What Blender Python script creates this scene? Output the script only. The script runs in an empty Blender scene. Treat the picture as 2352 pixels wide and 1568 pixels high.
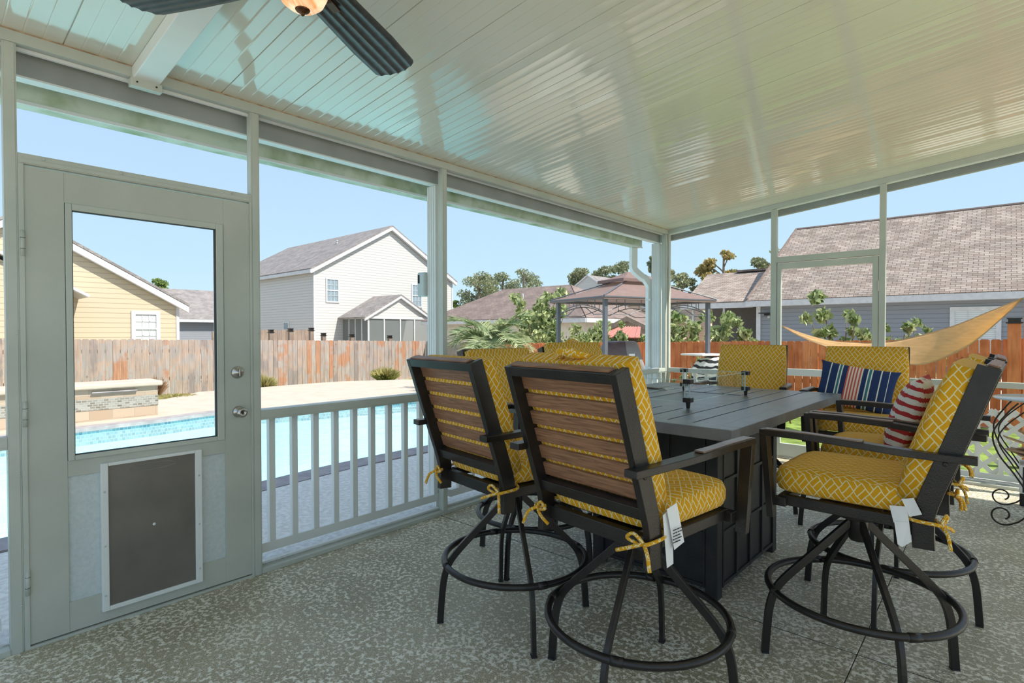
import bpy, bmesh, math, random
from mathutils import Vector, Matrix, Euler
from math import sin, cos, pi, radians as R
random.seed(7)
scn = bpy.context.scene
COL = scn.collection
# ---------------------------------------------------------------- camera
cd = bpy.data.cameras.new('camera'); cam = bpy.data.objects.new('camera', cd); COL.objects.link(cam)
cd.sensor_width = 36.0; cd.lens = 1263.58 * 36 / 2352; cd.clip_end = 500; cd.clip_start = 0.05
_yaw, _pit, _rol = 0.72796, -0.015958, -0.00097
_f = Vector((-sin(_yaw) * cos(_pit), cos(_yaw) * cos(_pit), sin(_pit)))
_r = Vector((cos(_yaw), sin(_yaw), 0)); _u = _r.cross(_f)
_r2 = _r * cos(_rol) + _u * sin(_rol); _u2 = -_r * sin(_rol) + _u * cos(_rol)
cam.matrix_world = Matrix(((_r2.x, _u2.x, -_f.x, 3.0876), (_r2.y, _u2.y, -_f.y, -6.3354), (_r2.z, _u2.z, -_f.z, 1.3511), (0, 0, 0, 1)))
scn.camera = cam
# ---------------------------------------------------------------- sky, sun, exposure
scn.view_settings.view_transform = 'Standard'; scn.view_settings.look = 'None'
scn.view_settings.gamma = 1.0; scn.view_settings.use_curve_mapping = False
scn.view_settings.exposure = 0.55
world = bpy.data.worlds.new('sky'); scn.world = world; world.use_nodes = True
wn = world.node_tree; wn.nodes.clear()
_tc = wn.nodes.new('ShaderNodeTexCoord'); _sx = wn.nodes.new('ShaderNodeSeparateXYZ'); _rp = wn.nodes.new('ShaderNodeValToRGB')
_bg = wn.nodes.new('ShaderNodeBackground'); _wo = wn.nodes.new('ShaderNodeOutputWorld')
wn.links.new(_tc.outputs['Generated'], _sx.inputs[0]); wn.links.new(_sx.outputs['Z'], _rp.inputs[0])
wn.links.new(_rp.outputs[0], _bg.inputs[0]); wn.links.new(_bg.outputs[0], _wo.inputs[0])
_e = _rp.color_ramp.elements
_e[0].position = 0.0; _e[0].color = (0.50, 0.66, 0.72, 1)
_e[1].position = 1.0; _e[1].color = (0.32, 0.42, 0.62, 1)
_x = _e.new(0.10); _x.color = (0.42, 0.60, 0.72, 1)
_x = _e.new(0.32); _x.color = (0.36, 0.51, 0.70, 1)
_bg.inputs[1].default_value = 1.0
sl = bpy.data.lights.new('sun', 'SUN'); sl.energy = 4.6; sl.angle = R(0.6); sl.color = (1.0, 0.95, 0.86)
sun = bpy.data.objects.new('sun', sl); COL.objects.link(sun)
sun.rotation_euler = Vector((0.75, 0.22, 1.0)).to_track_quat('Z', 'Y').to_euler()
scn.cycles.max_bounces = 12; scn.cycles.diffuse_bounces = 6; scn.cycles.transparent_max_bounces = 24
scn.cycles.sample_clamp_indirect = 6.0

# ---------------------------------------------------------------- materials
def nmat(name):
    m = bpy.data.materials.new(name); m.use_nodes = True
    nt = m.node_tree; b = nt.nodes['Principled BSDF']
    return m, nt, b
def N(nt, t, **k):
    n = nt.nodes.new('ShaderNode' + t)
    for a, v in k.items():
        if a.startswith('i_'):
            n.inputs[int(a[2:]) if a[2:].isdigit() else a[2:].replace('_', ' ')].default_value = v
        else: setattr(n, a, v)
    return n
def rgba(c): return (c[0], c[1], c[2], 1)
def noise_mat(name, c1, c2, scale=8, rough=.5, bump=0.0, bscale=None, metallic=0, detail=4, lo=.35, hi=.65, spec=None, stretch=None, coords='Object', bdist=.01):
    m, nt, b = nmat(name)
    tc = N(nt, 'TexCoord'); src = tc.outputs[coords]
    if stretch:
        mp = N(nt, 'Mapping'); mp.inputs['Scale'].default_value = stretch; nt.links.new(src, mp.inputs[0]); src = mp.outputs[0]
    no = N(nt, 'TexNoise'); no.inputs['Scale'].default_value = scale; no.inputs['Detail'].default_value = detail
    nt.links.new(src, no.inputs[0])
    cr = N(nt, 'ValToRGB'); e = cr.color_ramp.elements
    e[0].position = lo; e[0].color = rgba(c1); e[1].position = hi; e[1].color = rgba(c2)
    nt.links.new(no.outputs[0], cr.inputs[0]); nt.links.new(cr.outputs[0], b.inputs['Base Color'])
    b.inputs['Roughness'].default_value = rough; b.inputs['Metallic'].default_value = metallic
    if spec is not None: b.inputs['Specular IOR Level'].default_value = spec
    if bump:
        n2 = N(nt, 'TexNoise'); n2.inputs['Scale'].default_value = bscale or scale * 4; nt.links.new(src, n2.inputs[0])
        bp = N(nt, 'Bump'); bp.inputs['Strength'].default_value = bump; bp.inputs['Distance'].default_value = bdist
        nt.links.new(n2.outputs[0], bp.inputs['Height']); nt.links.new(bp.outputs[0], b.inputs['Normal'])
    return m
def plain(name, c, rough=.5, metallic=0, spec=.5, var=.08):
    c2 = tuple(min(1, x * (1 + var)) for x in c); c1 = tuple(x * (1 - var) for x in c)
    return noise_mat(name, c1, c2, 6, rough, 0, None, metallic, 3, .3, .7, spec)

def mat_floor():
    m, nt, b = nmat('textured concrete')
    tc = N(nt, 'TexCoord'); o = tc.outputs['Object']
    n1 = N(nt, 'TexNoise'); n1.inputs['Scale'].default_value = 46; n1.inputs['Detail'].default_value = 8; n1.inputs['Roughness'].default_value = .68; n1.inputs['Distortion'].default_value = .25
    n2 = N(nt, 'TexNoise'); n2.inputs['Scale'].default_value = 1.1; n2.inputs['Detail'].default_value = 4
    n3 = N(nt, 'TexNoise'); n3.inputs['Scale'].default_value = 180
    n4 = N(nt, 'TexNoise'); n4.inputs['Scale'].default_value = 3.5; n4.inputs['Detail'].default_value = 3
    for n in (n1, n2, n3, n4): nt.links.new(o, n.inputs[0])
    th = N(nt, 'MapRange'); th.inputs['From Min'].default_value = .0; th.inputs['From Max'].default_value = .07
    ad = N(nt, 'Math', operation='MULTIPLY_ADD'); nt.links.new(n4.outputs[0], ad.inputs[0]); ad.inputs[1].default_value = -.20; ad.inputs[2].default_value = .598
    sb = N(nt, 'Math', operation='SUBTRACT'); nt.links.new(n1.outputs[0], sb.inputs[0]); nt.links.new(ad.outputs[0], sb.inputs[1])
    nt.links.new(sb.outputs[0], th.inputs[0])
    base = N(nt, 'ValToRGB'); e = base.color_ramp.elements
    e[0].position = .35; e[0].color = (.39, .345, .225, 1); e[1].position = .65; e[1].color = (.57, .51, .36, 1)
    nt.links.new(n2.outputs[0], base.inputs[0])
    gr = N(nt, 'ValToRGB'); e = gr.color_ramp.elements
    e[0].position = .35; e[0].color = (.52, .52, .50, 1); e[1].position = .65; e[1].color = (1.15, 1.15, 1.15, 1)
    nt.links.new(n3.outputs[0], gr.inputs[0])
    mu = N(nt, 'Mix', data_type='RGBA', blend_type='MULTIPLY'); mu.inputs[0].default_value = 1
    nt.links.new(base.outputs[0], mu.inputs[6]); nt.links.new(gr.outputs[0], mu.inputs[7])
    mx = N(nt, 'Mix', data_type='RGBA'); nt.links.new(th.outputs[0], mx.inputs[0]); nt.links.new(mu.outputs[2], mx.inputs[6]); mx.inputs[7].default_value = (.88, .84, .70, 1)
    nt.links.new(mx.outputs[2], b.inputs['Base Color'])
    b.inputs['Roughness'].default_value = .5
    hs = N(nt, 'Math', operation='MULTIPLY_ADD'); nt.links.new(n3.outputs[0], hs.inputs[0]); hs.inputs[1].default_value = .35; nt.links.new(th.outputs[0], hs.inputs[2])
    bp = N(nt, 'Bump'); bp.inputs['Strength'].default_value = .55; bp.inputs['Distance'].default_value = .0035
    nt.links.new(hs.outputs[0], bp.inputs['Height']); nt.links.new(bp.outputs[0], b.inputs['Normal'])
    return m

def mat_fabric():
    m, nt, b = nmat('yellow lattice print fabric')
    uv = N(nt, 'UVMap')
    nz = N(nt, 'TexNoise'); nz.inputs['Scale'].default_value = 14; nt.links.new(uv.outputs[0], nz.inputs[0])
    va = N(nt, 'VectorMath', operation='SCALE'); va.inputs['Scale'].default_value = .012; nt.links.new(nz.outputs['Color'], va.inputs[0])
    vb = N(nt, 'VectorMath', operation='ADD'); nt.links.new(uv.outputs[0], vb.inputs[0]); nt.links.new(va.outputs[0], vb.inputs[1])
    sx = N(nt, 'SeparateXYZ'); nt.links.new(vb.outputs[0], sx.inputs[0])
    def M(op, a, b_=None, c=None):
        n = N(nt, 'Math', operation=op)
        for i, v in enumerate((a, b_, c)):
            if v is None: continue
            if isinstance(v, (int, float)): n.inputs[i].default_value = v
            else: nt.links.new(v, n.inputs[i])
        return n.outputs[0]
    xs = M('MULTIPLY', sx.outputs[0], 20.0); ys = M('MULTIPLY', sx.outputs[1], 15.0)
    u = M('ADD', xs, ys); v = M('SUBTRACT', xs, ys)
    fu = M('FLOOR', u); fv = M('FLOOR', v)
    par = M('FLOORED_MODULO', M('ADD', fu, fv), 2.0)
    fru = M('FRACT', M('MULTIPLY', u, 2.0)); frv = M('FRACT', M('MULTIPLY', v, 2.0))
    f = M('ADD', M('MULTIPLY', par, fru), M('MULTIPLY', M('SUBTRACT', 1.0, par), frv))
    d1 = M('MINIMUM', f, M('SUBTRACT', 1.0, f)); d1 = M('DIVIDE', d1, 2.0)
    cu = M('FRACT', u); cv = M('FRACT', v)
    d2 = M('MINIMUM', M('MINIMUM', cu, M('SUBTRACT', 1.0, cu)), M('MINIMUM', cv, M('SUBTRACT', 1.0, cv)))
    d = M('MINIMUM', d1, d2)
    line = N(nt, 'MapRange'); line.inputs['From Min'].default_value = .030; line.inputs['From Max'].default_value = .055
    line.inputs['To Min'].default_value = 1; line.inputs['To Max'].default_value = 0; nt.links.new(d, line.inputs[0])
    mx = N(nt, 'Mix', data_type='RGBA'); nt.links.new(line.outputs[0], mx.inputs[0])
    mx.inputs[6].default_value = (.66, .33, .010, 1); mx.inputs[7].default_value = (.74, .66, .40, 1)
    nt.links.new(mx.outputs[2], b.inputs['Base Color']); b.inputs['Roughness'].default_value = .85
    b.inputs['Specular IOR Level'].default_value = .25
    n2 = N(nt, 'TexNoise'); n2.inputs['Scale'].default_value = 16; n2.inputs['Detail'].default_value = 3; nt.links.new(uv.outputs[0], n2.inputs[0])
    bp = N(nt, 'Bump'); bp.inputs['Strength'].default_value = .45; bp.inputs['Distance'].default_value = .012
    nt.links.new(n2.outputs[0], bp.inputs['Height']); nt.links.new(bp.outputs[0], b.inputs['Normal'])
    return m

def mat_wood(name, c1, c2, axis=(1, 12, 12), rough=.42, scale=5, coords='Object'):
    m, nt, b = nmat(name)
    tc = N(nt, 'TexCoord'); mp = N(nt, 'Mapping'); mp.inputs['Scale'].default_value = axis; nt.links.new(tc.outputs[coords], mp.inputs[0])
    n1 = N(nt, 'TexNoise'); n1.inputs['Scale'].default_value = scale; n1.inputs['Detail'].default_value = 6; n1.inputs['Distortion'].default_value = .6
    nt.links.new(mp.outputs[0], n1.inputs[0])
    cr = N(nt, 'ValToRGB'); e = cr.color_ramp.elements; e[0].position = .3; e[0].color = rgba(c1); e[1].position = .7; e[1].color = rgba(c2)
    nt.links.new(n1.outputs[0], cr.inputs[0]); nt.links.new(cr.outputs[0], b.inputs['Base Color']); b.inputs['Roughness'].default_value = rough
    bp = N(nt, 'Bump'); bp.inputs['Strength'].default_value = .2; bp.inputs['Distance'].default_value = .002
    nt.links.new(n1.outputs[0], bp.inputs['Height']); nt.links.new(bp.outputs[0], b.inputs['Normal'])
    return m

def mat_pickets(name, cols, knots, rough=.75):
    """boards: a tone per board plus grain, knots and weather streaks"""
    m, nt, b = nmat(name)
    geo = N(nt, 'NewGeometry'); tc = N(nt, 'TexCoord')
    mp = N(nt, 'Mapping'); mp.inputs['Scale'].default_value = (7, 7, .7); nt.links.new(tc.outputs['Object'], mp.inputs[0])
    n1 = N(nt, 'TexNoise'); n1.inputs['Scale'].default_value = 4; n1.inputs['Detail'].default_value = 5; nt.links.new(mp.outputs[0], n1.inputs[0])
    n2 = N(nt, 'TexNoise'); n2.inputs['Scale'].default_value = 1.6; n2.inputs['Detail'].default_value = 5; nt.links.new(tc.outputs['Object'], n2.inputs[0])
    ad = N(nt, 'Math', operation='ADD'); nt.links.new(geo.outputs['Random Per Island'], ad.inputs[0])
    s1 = N(nt, 'Math', operation='MULTIPLY_ADD'); nt.links.new(n2.outputs[0], s1.inputs[0]); s1.inputs[1].default_value = 2.2; s1.inputs[2].default_value = -1.1
    nt.links.new(s1.outputs[0], ad.inputs[1])
    cr = N(nt, 'ValToRGB'); el = cr.color_ramp.elements
    el[0].position = 0; el[0].color = rgba(cols[0]); el[1].position = 1; el[1].color = rgba(cols[-1])
    for i, c in enumerate(cols[1:-1]):
        x = el.new((i + 1) / (len(cols) - 1)); x.color = rgba(c)
    nt.links.new(ad.outputs[0], cr.inputs[0])
    gr = N(nt, 'ValToRGB'); e = gr.color_ramp.elements; e[0].position = .25; e[0].color = (.74, .72, .70, 1); e[1].position = .7; e[1].color = (1.08, 1.08, 1.08, 1)
    nt.links.new(n1.outputs[0], gr.inputs[0])
    mu = N(nt, 'Mix', data_type='RGBA', blend_type='MULTIPLY'); mu.inputs[0].default_value = 1
    nt.links.new(cr.outputs[0], mu.inputs[6]); nt.links.new(gr.outputs[0], mu.inputs[7])
    vo = N(nt, 'TexVoronoi'); vo.inputs['Scale'].default_value = 2.6
    mp2 = N(nt, 'Mapping'); mp2.inputs['Scale'].default_value = (1.4, 1.4, 1); nt.links.new(tc.outputs['Object'], mp2.inputs[0]); nt.links.new(mp2.outputs[0], vo.inputs[0])
    kr = N(nt, 'MapRange'); kr.inputs['From Min'].default_value = .05; kr.inputs['From Max'].default_value = .1; kr.inputs['To Min'].default_value = .8; kr.inputs['To Max'].default_value = 0
    nt.links.new(vo.outputs['Distance'], kr.inputs[0])
    mk = N(nt, 'Mix', data_type='RGBA'); nt.links.new(kr.outputs[0], mk.inputs[0]); nt.links.new(mu.outputs[2], mk.inputs[6]); mk.inputs[7].default_value = rgba(knots)
    nt.links.new(mk.outputs[2], b.inputs['Base Color']); b.inputs['Roughness'].default_value = rough
    b.inputs['Specular IOR Level'].default_value = .2
    return m

def mat_siding(name, c, pitch=.13, lap_shade=.45):
    m, nt, b = nmat(name)
    tc = N(nt, 'TexCoord'); sx = N(nt, 'SeparateXYZ'); nt.links.new(tc.outputs['Object'], sx.inputs[0])
    a = N(nt, 'Math', operation='DIVIDE'); nt.links.new(sx.outputs[2], a.inputs[0]); a.inputs[1].default_value = pitch
    fr = N(nt, 'Math', operation='FRACT'); nt.links.new(a.outputs[0], fr.inputs[0])
    # shadow line under each board lap, put into the colour
    mr = N(nt, 'ValToRGB'); e = mr.color_ramp.elements
    e[0].position = 0; e[0].color = rgba([x * lap_shade for x in c]); e[1].position = .16; e[1].color = rgba(c)
    mr.color_ramp.interpolation = 'LINEAR'
    nt.links.new(fr.outputs[0], mr.inputs[0]); nt.links.new(mr.outputs[0], b.inputs['Base Color'])
    bp = N(nt, 'Bump'); bp.invert = True; bp.inputs['Strength'].default_value = .6; bp.inputs['Distance'].default_value = .02
    nt.links.new(fr.outputs[0], bp.inputs['Height']); nt.links.new(bp.outputs[0], b.inputs['Normal'])
    b.inputs['Roughness'].default_value = .6
    return m

def mat_shingle(name, cols, w=.25, h=.13):
    m, nt, b = nmat(name)
    uv = N(nt, 'UVMap'); br = N(nt, 'TexBrick'); nt.links.new(uv.outputs[0], br.inputs[0])
    br.inputs['Scale'].default_value = 1; br.inputs['Brick Width'].default_value = w; br.inputs['Row Height'].default_value = h
    br.inputs['Mortar Size'].default_value = .012; br.inputs['Mortar Smooth'].default_value = .4; br.offset = .5; br.inputs['Bias'].default_value = 0
    br.inputs['Color1'].default_value = rgba(cols[0]); br.inputs['Color2'].default_value = rgba(cols[1]); br.inputs['Mortar'].default_value = rgba(cols[2])
    no = N(nt, 'TexNoise'); no.inputs['Scale'].default_value = 1.5; no.inputs['Detail'].default_value = 4; nt.links.new(uv.outputs[0], no.inputs[0])
    cr = N(nt, 'ValToRGB'); e = cr.color_ramp.elements; e[0].position = .3; e[0].color = (.78, .78, .78, 1); e[1].position = .7; e[1].color = (1.15, 1.12, 1.1, 1)
    nt.links.new(no.outputs[0], cr.inputs[0])
    mu = N(nt, 'Mix', data_type='RGBA', blend_type='MULTIPLY'); mu.inputs[0].default_value = 1
    nt.links.new(br.outputs[0], mu.inputs[6]); nt.links.new(cr.outputs[0], mu.inputs[7]); nt.links.new(mu.outputs[2], b.inputs['Base Color'])
    b.inputs['Roughness'].default_value = .9; b.inputs['Specular IOR Level'].default_value = .1
    return m

def mat_leaf(name, c1, c2, trans=.35):
    m, nt, b = nmat(name)
    geo = N(nt, 'NewGeometry'); cr = N(nt, 'ValToRGB'); e = cr.color_ramp.elements
    e[0].position = 0; e[0].color = rgba(c1); e[1].position = 1; e[1].color = rgba(c2)
    nt.links.new(geo.outputs['Random Per Island'], cr.inputs[0]); nt.links.new(cr.outputs[0], b.inputs['Base Color'])
    b.inputs['Roughness'].default_value = .45
    tr = N(nt, 'BsdfTranslucent'); nt.links.new(cr.outputs[0], tr.inputs[0])
    ms = N(nt, 'MixShader'); ms.inputs[0].default_value = trans
    nt.links.new(b.outputs[0], ms.inputs[1]); nt.links.new(tr.outputs[0], ms.inputs[2])
    nt.links.new(ms.outputs[0], nt.nodes['Material Output'].inputs[0])
    return m

def mat_cloth_translucent(name, c, trans=.5, pitch=0):
    m, nt, b = nmat(name)
    tc = N(nt, 'TexCoord'); no = N(nt, 'TexNoise'); no.inputs['Scale'].default_value = 3; no.inputs['Detail'].default_value = 5
    mp = N(nt, 'Mapping'); mp.inputs['Scale'].default_value = (1, 3, 14); nt.links.new(tc.outputs['Object'], mp.inputs[0]); nt.links.new(mp.outputs[0], no.inputs[0])
    cr = N(nt, 'ValToRGB'); e = cr.color_ramp.elements; e[0].position = .3; e[0].color = rgba([x * .85 for x in c]); e[1].position = .7; e[1].color = rgba(c)
    nt.links.new(no.outputs[0], cr.inputs[0]); nt.links.new(cr.outputs[0], b.inputs['Base Color']); b.inputs['Roughness'].default_value = .9
    tr = N(nt, 'BsdfTranslucent'); nt.links.new(cr.outputs[0], tr.inputs[0])
    ms = N(nt, 'MixShader'); ms.inputs[0].default_value = trans
    nt.links.new(b.outputs[0], ms.inputs[1]); nt.links.new(tr.outputs[0], ms.inputs[2])
    nt.links.new(ms.outputs[0], nt.nodes['Material Output'].inputs[0])
    return m

def mat_screen():
    m, nt, b = nmat('insect screen mesh')
    b.inputs['Base Color'].default_value = (.16, .18, .18, 1); b.inputs['Roughness'].default_value = .8
    tr = N(nt, 'BsdfTransparent'); ms = N(nt, 'MixShader')
    tc = N(nt, 'TexCoord'); no = N(nt, 'TexNoise'); no.inputs['Scale'].default_value = 3; nt.links.new(tc.outputs['Object'], no.inputs[0])
    mr = N(nt, 'MapRange'); mr.inputs['To Min'].default_value = .025; mr.inputs['To Max'].default_value = .05; nt.links.new(no.outputs[0], mr.inputs[0])
    nt.links.new(mr.outputs[0], ms.inputs[0])
    nt.links.new(tr.outputs[0], ms.inputs[1]); nt.links.new(b.outputs[0], ms.inputs[2])
    nt.links.new(ms.outputs[0], nt.nodes['Material Output'].inputs[0])
    return m

def mat_clear(name, tint=(.96, .985, .98), rough=.0, fac=.06):
    m, nt, b = nmat(name)
    tr = N(nt, 'BsdfTransparent'); tr.inputs[0].default_value = rgba(tint)
    gl = N(nt, 'BsdfGlossy'); gl.inputs['Roughness'].default_value = rough
    lw = N(nt, 'LayerWeight'); pw_ = N(nt, 'Math', operation='POWER'); nt.links.new(lw.outputs['Facing'], pw_.inputs[0]); pw_.inputs[1].default_value = 4.0
    fr = N(nt, 'Math', operation='MULTIPLY_ADD'); nt.links.new(pw_.outputs[0], fr.inputs[0]); fr.inputs[1].default_value = .5; fr.inputs[2].default_value = .07
    ms = N(nt, 'MixShader'); nt.links.new(fr.outputs[0], ms.inputs[0]); nt.links.new(tr.outputs[0], ms.inputs[1]); nt.links.new(gl.outputs[0], ms.inputs[2])
    nt.links.new(ms.outputs[0], nt.nodes['Material Output'].inputs[0])
    return m

def mat_water():
    m, nt, b = nmat('pool water')
    tr = N(nt, 'BsdfTransparent'); tr.inputs[0].default_value = (.80, .96, .97, 1)
    gl = N(nt, 'BsdfGlossy'); gl.inputs['Roughness'].default_value = .04
    fr = N(nt, 'Fresnel'); fr.inputs[0].default_value = 1.33
    tc = N(nt, 'TexCoord'); no = N(nt, 'TexNoise'); no.inputs['Scale'].default_value = 2.6; no.inputs['Detail'].default_value = 3; nt.links.new(tc.outputs['Object'], no.inputs[0])
    bp = N(nt, 'Bump'); bp.inputs['Strength'].default_value = .5; bp.inputs['Distance'].default_value = .05
    nt.links.new(no.outputs[0], bp.inputs['Height']); nt.links.new(bp.outputs[0], gl.inputs['Normal']); nt.links.new(bp.outputs[0], fr.inputs['Normal'])
    ms = N(nt, 'MixShader'); nt.links.new(fr.outputs[0], ms.inputs[0]); nt.links.new(tr.outputs[0], ms.inputs[1]); nt.links.new(gl.outputs[0], ms.inputs[2])
    nt.links.new(ms.outputs[0], nt.nodes['Material Output'].inputs[0])
    return m

def mat_stripes(name, axis, stops, scale=1.0, wob=0.0, coords='UV'):
    """hard colour bands across uv axis; stops = [(pos, col), ...] over 0..1 (repeating)"""
    m, nt, b = nmat(name)
    tc = N(nt, 'TexCoord'); src = tc.outputs[coords]
    if wob:
        nz = N(nt, 'TexNoise'); nz.inputs['Scale'].default_value = 30 if wob < .1 else 5; nt.links.new(src, nz.inputs[0])
        va = N(nt, 'VectorMath', operation='SCALE'); va.inputs['Scale'].default_value = wob; nt.links.new(nz.outputs['Color'], va.inputs[0])
        vb = N(nt, 'VectorMath', operation='ADD'); nt.links.new(src, vb.inputs[0]); nt.links.new(va.outputs[0], vb.inputs[1]); src = vb.outputs[0]
    sx = N(nt, 'SeparateXYZ'); nt.links.new(src, sx.inputs[0])
    mu = N(nt, 'Math', operation='MULTIPLY'); nt.links.new(sx.outputs[axis], mu.inputs[0]); mu.inputs[1].default_value = scale
    fr = N(nt, 'Math', operation='FRACT'); nt.links.new(mu.outputs[0], fr.inputs[0])
    cr = N(nt, 'ValToRGB'); cr.color_ramp.interpolation = 'CONSTANT'; el = cr.color_ramp.elements
    el[0].position = stops[0][0]; el[0].color = rgba(stops[0][1]); el[1].position = stops[1][0]; el[1].color = rgba(stops[1][1])
    for p, c in stops[2:]:
        x = el.new(p); x.color = rgba(c)
    nt.links.new(fr.outputs[0], cr.inputs[0]); nt.links.new(cr.outputs[0], b.inputs['Base Color']); b.inputs['Roughness'].default_value = .9
    return m

def mat_tile(name, c1, c2, mort, w, h, coords='UV', size=.004, rough=.5):
    m, nt, b = nmat(name)
    tc = N(nt, 'TexCoord'); br = N(nt, 'TexBrick'); nt.links.new(tc.outputs[coords], br.inputs[0])
    br.inputs['Scale'].default_value = 1; br.inputs['Brick Width'].default_value = w; br.inputs['Row Height'].default_value = h
    br.inputs['Mortar Size'].default_value = size; br.inputs['Color1'].default_value = rgba(c1); br.inputs['Color2'].default_value = rgba(c2); br.inputs['Mortar'].default_value = rgba(mort)
    nt.links.new(br.outputs[0], b.inputs['Base Color']); b.inputs['Roughness'].default_value = rough
    return m

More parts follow.
